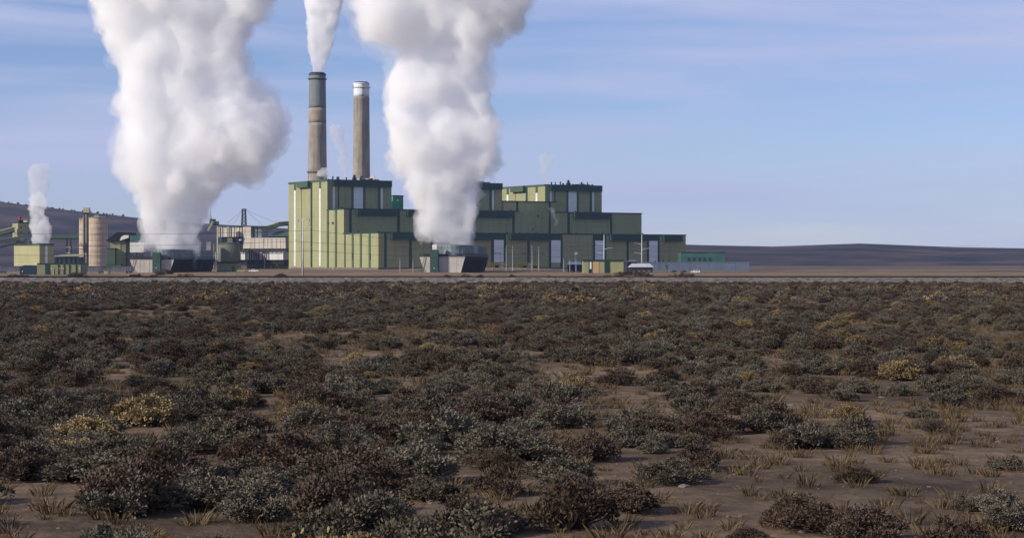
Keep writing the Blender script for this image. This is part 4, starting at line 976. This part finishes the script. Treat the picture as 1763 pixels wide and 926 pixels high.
# ------------------------------------------------------------------ steam
def interp(prof, y):
    for (ya, a, b), (yb, c, d) in zip(prof, prof[1:]):
        if yb <= y <= ya:
            f = (ya - y)/(ya - yb); return a + (c-a)*f, b + (d-b)*f
    return prof[-1][1:]
ICO = {}
def ico(sub):
    if sub not in ICO:
        b = bmesh.new(); bmesh.ops.create_icosphere(b, subdivisions=sub, radius=1.0); b.verts.ensure_lookup_table()
        ICO[sub] = ([v.co.copy() for v in b.verts], [tuple(v.index for v in f.verts) for f in b.faces]); b.free()
    return ICO[sub]
def union(spheres, voxel, disp, seed, fine=True):
    """voxel union of puffs, roughened; returns a mesh in world coordinates"""
    mb = MB(); V, F = ico(2); rq = random.Random(seed)
    for c, r in spheres:                                # each puff a tilted, drawn-out ellipsoid
        e = Matrix.Rotation(rq.uniform(-.7, .7), 3, 'Y') @ Matrix.Diagonal((rq.uniform(.8, 1.05), rq.uniform(.8, 1.2), rq.uniform(1.1, 1.9)))
        mb.add([c + (e @ v)*r for v in V], F)
    m = bpy.data.meshes.new('tmp'); m.from_pydata(mb.v, [], mb.f)
    o = bpy.data.objects.new('tmp', m); COL.objects.link(o)
    rm = o.modifiers.new('r', 'REMESH'); rm.mode = 'VOXEL'; rm.voxel_size = voxel*1.3
    sm = o.modifiers.new('s', 'SMOOTH'); sm.iterations = 6; sm.factor = .5
    for i, (size, strength) in enumerate(disp):
        tx = bpy.data.textures.new('t%d_%d' % (seed, i), 'CLOUDS'); tx.noise_scale = size; tx.noise_depth = 2; tx.noise_basis = 'ORIGINAL_PERLIN'; tx.cloud_type = 'COLOR'
        d = o.modifiers.new('d', 'DISPLACE'); d.texture = tx; d.strength = strength*2.0; d.mid_level = .5; d.texture_coords = 'LOCAL'; d.direction = 'RGB_TO_XYZ'
    r2 = o.modifiers.new('r2', 'REMESH'); r2.mode = 'VOXEL'; r2.voxel_size = voxel
    tx = bpy.data.textures.new('t%d_f' % seed, 'CLOUDS'); tx.noise_scale = disp[-1][0]*.8; tx.noise_depth = 3
    if fine:
        d = o.modifiers.new('d', 'DISPLACE'); d.texture = tx; d.strength = disp[-1][1]*1.1; d.mid_level = .5; d.texture_coords = 'LOCAL'
    dg = bpy.context.evaluated_depsgraph_get(); me = bpy.data.meshes.new_from_object(o.evaluated_get(dg))
    bpy.data.objects.remove(o); bpy.data.meshes.remove(m)
    # drop the crumbs the roughening breaks off
    par = list(range(len(me.vertices)))
    def find(i):
        while par[i] != i: par[i] = par[par[i]]; i = par[i]
        return i
    ev = [0]*(2*len(me.edges)); me.edges.foreach_get('vertices', ev)
    for i in range(0, len(ev), 2):
        a, b = find(ev[i]), find(ev[i+1])
        if a != b: par[a] = b
    root = [find(i) for i in range(len(par))]; size = {}
    for r in root: size[r] = size.get(r, 0) + 1
    keep = {r for r, n in size.items() if n >= max(size.values())*.25}
    bm = bmesh.new(); bm.from_mesh(me); bm.verts.ensure_lookup_table()
    bmesh.ops.delete(bm, geom=[v for v in bm.verts if root[v.index] not in keep], context='VERTS'); bm.to_mesh(me); bm.free()
    for p in me.polygons: p.use_smooth = True
    return me
def puffs(prof, D, seed, thick=.8, step=.22, rmin=.10, rmax=.26, lean=0.0, inset=0.025):
    rnd = random.Random(seed); s = D/FPX; out_ = []
    prof = [(y_, a_ + (b_-a_)*inset, b_ - (b_-a_)*inset) for y_, a_, b_ in prof]
    y = prof[0][0]; yend = prof[-1][0]
    while y > yend:
        a, b = interp(prof, y); w = b - a; cx = (a+b)/2
        Dy = D + lean*(prof[0][0]-y)*s
        r0 = w*rmax
        out_.append((at(cx, y, Dy), r0*s*1.2))
        for k in range(3):                              # puffs that define both outlines
            for side in (-1, 1):
                r = w*rnd.uniform(rmin, rmax); px = (a + r) if side < 0 else (b - r)
                out_.append((at(px + rnd.uniform(-.02, .03)*w*-side, y + rnd.uniform(-.1, .1)*w, Dy + rnd.uniform(-.25, .25)*w*s*thick), r*s))
        for k in range(6):                              # puffs round the front and back
            an = rnd.uniform(0, 2*math.pi); r = w*rnd.uniform(rmin*.9, rmax*.8); q = rnd.uniform(.35, 1.0)
            out_.append((at(cx + math.cos(an)*(w/2 - r)*q, y + rnd.uniform(-.12, .12)*w, Dy + math.sin(an)*(w/2 - r)*q*s*thick), r*s))
        y -= max(3, w*step*.5)
    return out_
def small_puffs(spheres, seed, n, f0=.25, f1=.5):
    rnd = random.Random(seed); res = []
    for k in range(n):
        c, r = spheres[rnd.randrange(len(spheres))]
        d = Vector((rnd.gauss(0, 1), rnd.gauss(0, 1), rnd.gauss(0, 1))).normalized()
        res.append((c + d*r*.9, r*rnd.uniform(f0, f1)))
    return res
def plume(name, label, prof, D, seed, voxel, outer, core=None, thick=.8, lean=0.0, disp=((16, 9.0), (6.5, 6.0), (2.6, 3.0)), nsmall=160, rmin=.08, rmax=.2):
    sp = puffs(prof, D, seed, thick, rmin=rmin, rmax=rmax, lean=lean)
    l1 = small_puffs(sp, seed+1, nsmall, .25, .5); l2 = small_puffs(l1, seed+5, nsmall*2, .35, .6)
    base = at((prof[0][1]+prof[0][2])/2, prof[0][0], D)
    me = union(sp + l1 + l2, voxel, disp, seed); me.transform(Matrix.Translation(-base)); me.name = name
    o = bpy.data.objects.new(name, me); COL.objects.link(o); o.location = base; me.materials.append(MATS[outer])
    tag(o, label, 'steam', 'plumes of steam and smoke')
    if core:
        vs = [(c, r*.80) for c, r in sp] + [(c, r*.8) for c, r in l1[::2]]
        mv = union(vs, voxel*1.3, [(a*1.1, b*1.1) for a, b in disp[:2]], seed+3, False); mv.transform(Matrix.Translation(-base)); mv.name = 'core'
        v = bpy.data.objects.new('core', mv); COL.objects.link(v); v.parent = o; mv.materials.append(MATS[core])
        vs = [(c, r*1.12) for c, r in sp] + [(c, r*1.4) for c, r in l1[::3]]
        mv = union(vs, voxel*1.4, [(a, b*1.15) for a, b in disp[:2]], seed+4, False); mv.transform(Matrix.Translation(-base)); mv.name = 'edge_wisps'
        v = bpy.data.objects.new('edge_wisps', mv); COL.objects.link(v); v.parent = o; mv.materials.append(MATS['steam_edge'])
    return o
PL1 = [(430,258,332),(415,253,344),(400,249,348),(380,243,351),(360,238,357),(340,232,366),(320,225,378),(300,216,398),(280,207,430),(262,203,470),(245,197,490),(225,191,498),(205,192,498),(188,203,486),(170,210,462),(150,202,440),(130,199,432),(110,210,426),(80,207,424),(60,186,428),(40,170,436),(20,160,448),(0,148,464),(-40,138,480),(-90,140,500),(-140,170,480)]
PL2 = [(424,752,816),(410,738,818),(398,722,820),(386,710,822),(375,714,824),(362,722,824),(350,718,824),(335,704,828),(318,710,832),(300,702,834),(285,694,838),(270,684,856),(250,670,866),(230,660,866),(210,657,862),(190,658,850),(170,656,846),(150,658,848),(135,668,842),(118,684,842),(100,688,846),(80,678,842),(60,664,840),(40,648,846),(20,626,880),(0,606,908),(-40,596,930),(-90,590,950),(-140,630,930)]
plume('steam_plume', 'broad white steam plume billowing up from the larger cooling tower at left', PL1, 1190, 11, 0.85, 'steam_outer', 'steam_core', thick=.7, rmin=.07, rmax=.18, nsmall=300)
plume('steam_plume', 'tall white steam plume rising from the cooling tower before the power house', PL2, 1090, 31, 0.85, 'steam_outer', 'steam_core', thick=.7, rmin=.07, rmax=.18, nsmall=300)
PLS = [(127,541,552),(118,536,560),(104,534,565),(88,531,570),(70,528,575),(50,528,580),(30,526,585),(10,525,588),(-15,522,595),(-60,515,610),(-90,530,600)]
plume('smoke_plume', 'white smoke plume streaming from the grey-green topped chimney', PLS, 1850, 51, .9, 'steam_thin', None, nsmall=90, disp=((6, 3), (2, 1.4)))
PLD = [(100,640,672),(80,628,690),(60,612,700),(40,600,705),(20,590,712),(0,580,720),(-50,570,740),(-80,590,720)]
plume('smoke_plume', 'faint grey smoke drifting between the right chimney and the tall steam plume', PLD, 1960, 61, 1.8, 'smoke_drift', None, nsmall=60, disp=((16, 9), (5, 3)))
PLL = [(420,54,87),(405,52,88),(390,52,87),(378,56,85),(366,52,80),(354,47,82),(344,50,80),(335,56,76)]
plume('steam_plume', 'small white steam puff rising from the green block near the left edge', PLL, 1515, 71, .55, 'steam_puff', None, nsmall=120, disp=((6, 4.0), (2.4, 2.4), (1.2, 1.0)))
PLL2 = [(336,52,80),(320,48,84),(305,46,88),(292,50,86),(284,56,76)]
plume('steam_wisp', 'faint grey haze of steam above the small left puff', PLL2, 1525, 75, 1.2, 'smoke_grey', None, nsmall=30, disp=((6, 5), (2, 2)))
PLW = [(306,590,600),(292,586,600),(278,582,600),(264,584,602),(250,576,596),(238,570,592),(226,566,594),(216,568,586)]
plume('steam_wisp', 'thin grey wisp of steam curling between the two chimneys', PLW, 1900, 81, .9, 'smoke_grey', None, nsmall=40, disp=((5, 5), (2, 2)))
PLB = [(301,546,566),(297,544,568),(293,552,566),(290,556,562)]
plume('steam_wisp', 'little white puff at the foot of the grey-green chimney', PLB, 1835, 85, .6, 'steam_thin', None, nsmall=30, disp=((3, 2),))
PLR = [(314,938,942),(305,934,944),(296,930,946),(286,932,950),(278,928,954),(271,926,950)]
plume('steam_wisp', 'faint smoke wisp above the roof of the third boiler tower', PLR, 1830, 91, .7, 'smoke_grey', None, nsmall=30, disp=((4, 3), (2, 1.5)))
PLV = [(397,952,955),(390,953,958),(382,953,960),(374,951,958),(362,947,956),(356,940,950)]
plume('steam_wisp', 'thin steam jet against the wall below the third boiler tower', PLV, 1700, 95, .5, 'smoke_grey', None, nsmall=20, disp=((3, 2),))

# ------------------------------------------------------------------ air haze
hz = MB().box(-9500, 9500, -450, 10500, -4, 330).build('haze', 'air'); hz['kind'] = 'stuff'
tag(hz, 'thin blue haze in the air over the plain', 'haze')

# ------------------------------------------------------------------ brush
def shrub_mesh(name, seed, nclump, nleaf, leaf, RR, HH, leafmat, stems=True):
    rnd = random.Random(seed); V, F, MI = [], [], []
    def tri_tube(p, q, r0, r1):
        d = (q-p).normalized(); a = d.cross(Vector((.3, 1, .2))).normalized(); b = d.cross(a); k = len(V)
        for c, r in ((p, r0), (q, r1)):
            for i in range(3): an = 2.094*i; V.append(c + (a*math.cos(an) + b*math.sin(an))*r)
        for i in range(3): F.append((k+i, k+(i+1)%3, k+3+(i+1)%3, k+3+i)); MI.append(1)
    lop = Vector((rnd.uniform(-.35, .35)*RR, rnd.uniform(-.35, .35)*RR, 0))
    for c in range(nclump):
        an = rnd.uniform(0, 2*math.pi); q = math.sqrt(rnd.random()); h = HH*(1 - .62*q*q)*rnd.uniform(.55, 1.0)
        ctr = Vector((math.cos(an)*RR*q*.9 + lop.x*q, math.sin(an)*RR*q*.9 + lop.y*q, h*.86*rnd.uniform(.75, 1.1))); cr = RR*rnd.uniform(.11, .29)
        if stems:
            mid = Vector((ctr.x*.45, ctr.y*.45, h*.35)); tri_tube(Vector((ctr.x*.1, ctr.y*.1, -.1)), mid, .035*RR, .025*RR); tri_tube(mid, ctr, .025*RR, .01*RR)
            for q_ in range(3): tri_tube(ctr*.8, ctr + Vector((rnd.uniform(-.35, .35), rnd.uniform(-.35, .35), rnd.uniform(.05, .4)))*RR, .009*RR, .003*RR)
        for k in range(nleaf):
            d = Vector((rnd.gauss(0, 1), rnd.gauss(0, 1), rnd.gauss(.25, .8))).normalized(); p = ctr + Vector((d.x, d.y, d.z*.95))*cr*rnd.uniform(.35, 1.05)
            if p.z < .03: p.z = .03 + rnd.random()*.1
            ax = (d + Vector((rnd.uniform(-.6, .6), rnd.uniform(-.6, .6), rnd.uniform(0, .9)))).normalized(); sd = ax.cross(Vector((rnd.uniform(-1, 1), rnd.uniform(-1, 1), rnd.uniform(-1, 1)))).normalized()
            L = leaf*rnd.uniform(.7, 1.5); w = leaf*rnd.uniform(.22, .42); i = len(V)
            V.extend([p - sd*w*.4, p + sd*w*.4, p + ax*L*.6 + sd*w, p + ax*L, p + ax*L*.6 - sd*w]); F.append((i, i+1, i+2, i+3, i+4)); MI.append(0)
    m = bpy.data.meshes.new(name); m.from_pydata([tuple(v) for v in V], [], F); m.materials.append(MATS[leafmat]); m.materials.append(MATS['bark'])
    m.polygons.foreach_set('material_index', MI); m.update()
    return m
def tuft_mesh(name, seed, n, h):
    rnd = random.Random(seed); V, F = [], []
    for k in range(n):
        an = rnd.uniform(0, 6.283); r = rnd.random()**.5*.28; p = Vector((math.cos(an)*r, math.sin(an)*r, 0)); d = Vector((math.cos(an)*rnd.uniform(.1, .7), math.sin(an)*rnd.uniform(.1, .7), 1)).normalized()
        s = d.cross(Vector((rnd.uniform(-1, 1), rnd.uniform(-1, 1), .1))).normalized()*.012; L = h*rnd.uniform(.5, 1.1); i = len(V)
        V.extend([p-s, p+s, p+d*L*.6+s*.7+Vector((0, 0, -.02)), p+d*L+Vector((d.x*.12, d.y*.12, -.05)), p+d*L*.6-s*.7]); F.append((i, i+1, i+2, i+3, i+4))
    m = bpy.data.meshes.new(name); m.from_pydata([tuple(v) for v in V], [], F); m.materials.append(MATS['dry_grass']); return m
far_kinds = [shrub_mesh('sagebrush', 100+i, 22, 60, .15, 1.25, 1.3, ('sage_leaf', 'brown_leaf', 'sage_leaf', 'gold_leaf', 'brown_leaf')[i]) for i in range(5)]
near_kinds = [shrub_mesh('sagebrush', 200+i, 44, 130, .055, .8, .95, ('sage_leaf', 'sage_leaf', 'brown_leaf', 'gold_leaf', 'sage_leaf', 'brown_leaf')[i]) for i in range(6)]
dead = shrub_mesh('sagebrush', 260, 60, 3, .05, .7, .75, 'bark')
tufts = [tuft_mesh('tuft', 300+i, 46, .5) for i in range(3)]
rnd = random.Random(77)
# the brush that shows largest in the photograph, one by one
cnt = 0; spots = []
names = {0: ('grey sagebrush', 'grey-green sagebrush shrub in the dark thicket before the railway embankment'), 1: ('brown brush', 'brown leafless brush shrub in the thicket before the railway embankment'), 3: ('golden rabbitbrush', 'golden rabbitbrush shrub standing out of the thicket before the railway embankment')}
while cnt < 290:
    D = rnd.uniform(386, 426) if cnt < 230 else rnd.uniform(426, 590); px = rnd.uniform(-15, 1215)
    x = wx(px, D)
    if any((x-a)**2 + (D-b)**2 < (1.3 if cnt < 230 else 1.0)**2 for a, b in spots): continue
    spots.append((x, D)); k = rnd.choices(range(5), (3, 3, 3, 2.6, 2))[0]
    o = bpy.data.objects.new('sagebrush', far_kinds[k]); COL.objects.link(o); cnt += 1
    s = rnd.uniform(.7, 1.6) * (1.0 if D < 426 else .62 if D < 470 else .4); o.location = (x, D, gz(x, D)-.05); o.scale = (s*rnd.uniform(.9, 1.35), s, s*rnd.uniform(.75, 1.15)); o.rotation_euler = (0, 0, rnd.uniform(0, 6.28))
    kk = 0 if k in (0, 2) else 1 if k in (1, 4) else 3
    tag(o, names[kk][1], 'shrub', {0: 'grey sagebrush in the thicket', 1: 'brown brush in the thicket', 3: 'golden rabbitbrush in the thicket'}[kk])
# brush on the dirt bank behind the track
for (px, py, s, k) in ((284, 466, 2.6, 1), (276, 469, 1.8, 1), (292, 464.5, 1.6, 4), (312, 472, 1.5, 3), (322, 472, 1.6, 3), (265, 474, 1.4, 1), (240, 474, 1.5, 4), (228, 473, 1.4, 1), (130, 472, 2.0, 1), (138, 474, 1.8, 4), (122, 475, 1.5, 1), (22, 474, 1.8, 0), (35, 475, 1.6, 1), (46, 475, 1.4, 4),
                       (482, 473, 1.8, 1), (490, 475, 1.3, 4), (497, 475.5, 1.2, 1), (464, 475.5, 1.0, 4), (770, 473, 1.3, 1), (800, 473, 1.5, 3), (826, 473, 1.3, 1), (880, 473, 1.2, 4), (1058, 472, 1.7, 3), (1070, 470, 1.9, 1), (1082, 469, 2.0, 1), (1095, 469.5, 1.9, 4), (1104, 470, 1.7, 1), (1044, 473, 1.4, 3), (1116, 471, 1.3, 4), (1160, 471, 1.5, 3), (1174, 471, 1.5, 4), (1188, 472, 1.5, 1), (945, 474, 1.2, 3), (1010, 475, 1.2, 1)):
    D = min(960, max(655, 3400*5.4/(py+4-452)))
    x = wx(px, D); o = bpy.data.objects.new('brush', far_kinds[k]); COL.objects.link(o); o.location = (x, D, gz(x, D)-.05); o.scale = (s*1.15, s, s*.85); o.rotation_euler = (0, 0, rnd.uniform(0, 6.28))
    tag(o, 'golden brush clump on the dirt strip behind the railway' if k == 3 else 'dark brown brush clump on the dirt strip behind the railway' if k != 0 else 'grey brush clump on the dirt strip behind the railway', 'shrub', 'brush behind the railway, ' + ('golden' if k == 3 else 'brown' if k else 'grey'))
# all the rest as one mass: instances on points
def scatter(name, label, kinds, pts, cat):
    pc = bpy.data.collections.new(name + '_kinds')
    for i, m in enumerate(kinds):
        q = bpy.data.objects.new('kind_%02d' % i, m); pc.objects.link(q)
    m = bpy.data.meshes.new(name); m.from_pydata([p[0] for p in pts], [], [])
    for nm, ty in (('rot', 'FLOAT_VECTOR'), ('scl', 'FLOAT_VECTOR'), ('idx', 'INT')): m.attributes.new(nm, ty, 'POINT')
    m.attributes['rot'].data.foreach_set('vector', [c for p in pts for c in (0, 0, p[1])])
    m.attributes['scl'].data.foreach_set('vector', [c for p in pts for c in p[2]])
    m.attributes['idx'].data.foreach_set('value', [p[3] for p in pts])
    o = bpy.data.objects.new(name, m); COL.objects.link(o); tag(o, label, cat, kind='stuff')
    ng = bpy.data.node_groups.new(name, 'GeometryNodeTree'); ng.interface.new_socket('Geometry', in_out='INPUT', socket_type='NodeSocketGeometry'); ng.interface.new_socket('Geometry', in_out='OUTPUT', socket_type='NodeSocketGeometry')
    N, L = ng.nodes, ng.links; gi, go = N.new('NodeGroupInput'), N.new('NodeGroupOutput')
    ci = N.new('GeometryNodeCollectionInfo'); ci.inputs['Collection'].default_value = pc; ci.inputs['Separate Children'].default_value = True; ci.inputs['Reset Children'].default_value = True
    ip = N.new('GeometryNodeInstanceOnPoints'); ip.inputs['Pick Instance'].default_value = True
    def attr(nm, ty):
        a = N.new('GeometryNodeInputNamedAttribute'); a.data_type = ty; a.inputs['Name'].default_value = nm; return a.outputs['Attribute']
    L.new(gi.outputs[0], ip.inputs['Points']); L.new(ci.outputs[0], ip.inputs['Instance']); L.new(attr('rot', 'FLOAT_VECTOR'), ip.inputs['Rotation']); L.new(attr('scl', 'FLOAT_VECTOR'), ip.inputs['Scale']); L.new(attr('idx', 'INT'), ip.inputs['Instance Index'])
    L.new(ip.outputs[0], go.inputs[0]); md = o.modifiers.new('scatter', 'NODES'); md.node_group = ng
    return o
pts = []
rs = random.Random(99)
def cover(x, y): return mnoise.noise(Vector((x*.035, y*.02, 9.0))) + .5*mnoise.noise(Vector((x*.11, y*.08, 2.0)))
for k in range(15000):
    D = math.sqrt(rs.uniform(24**2, 592**2)); px = rs.uniform(-160, 1930); x = wx(px, D)
    if D > 388 and -15 < px < 1215 and D < 440 and rs.random() < .45: continue
    c = cover(x, D)
    if c < -.25 and rs.random() < .75: continue
    s = rs.uniform(.6, 1.35) * (1.0 + .35*c); far = D > 300
    s *= (1.0 if D < 420 else .6 if D < 470 else rs.choice((.25, .3, .35, .6))) if far else 1.0
    pts.append(((x, D, gz(x, D)-.04), rs.uniform(0, 6.28), (s*rs.uniform(.9, 1.4), s*rs.uniform(.9, 1.3), s*rs.uniform(.7, 1.1)), (7 + rs.choices(range(5), (3, 3, 3, 1.2, 2))[0]) if far else rs.choices(range(7), (3, 3, 2.4, .9, 3, 1.6, .7))[0]))
scatter('brush_cover', 'dense grey and brown sagebrush covering the flat before the railway', near_kinds + [dead] + far_kinds, pts, 'brush')
pts = []
for k in range(9000):
    D = math.sqrt(rs.uniform(22**2, 240**2)); px = rs.uniform(-160, 1930); x = wx(px, D)
    s = rs.uniform(.5, 1.15); pts.append(((x, D, gz(x, D)-.02), rs.uniform(0, 6.28), (s, s, s*rs.uniform(.6, 1.1)), rs.randrange(3)))
scatter('dry_grass', 'short dry grass tufts between the shrubs', tufts, pts, 'grass')

def stone_mesh(seed):
    rnd_ = random.Random(seed); V, F = ico(1); m = bpy.data.meshes.new('stone'); e = Vector((rnd_.uniform(.8, 1.3), rnd_.uniform(.7, 1.1), rnd_.uniform(.4, .7)))
    m.from_pydata([tuple(Vector((v.x*e.x, v.y*e.y, v.z*e.z))*rnd_.uniform(.8, 1.15)) for v in V], [], F); m.materials.append(MATS['stone']); return m
mat('stone', (0.26, 0.23, 0.20), 0.95, 0.2, 4.0, island=True)
pts = []
for k in range(7000):
    D = math.sqrt(rs.uniform(22**2, 200**2)); px = rs.uniform(-160, 1930); x = wx(px, D)
    s = rs.uniform(.02, .07) * (3 if rs.random() < .04 else 1); pts.append(((x, D, gz(x, D)), rs.uniform(0, 6.28), (s, s, s), rs.randrange(3)))
scatter('stones', 'small pale stones lying on the bare soil between shrubs', [stone_mesh(i) for i in range(3)], pts, 'stones')
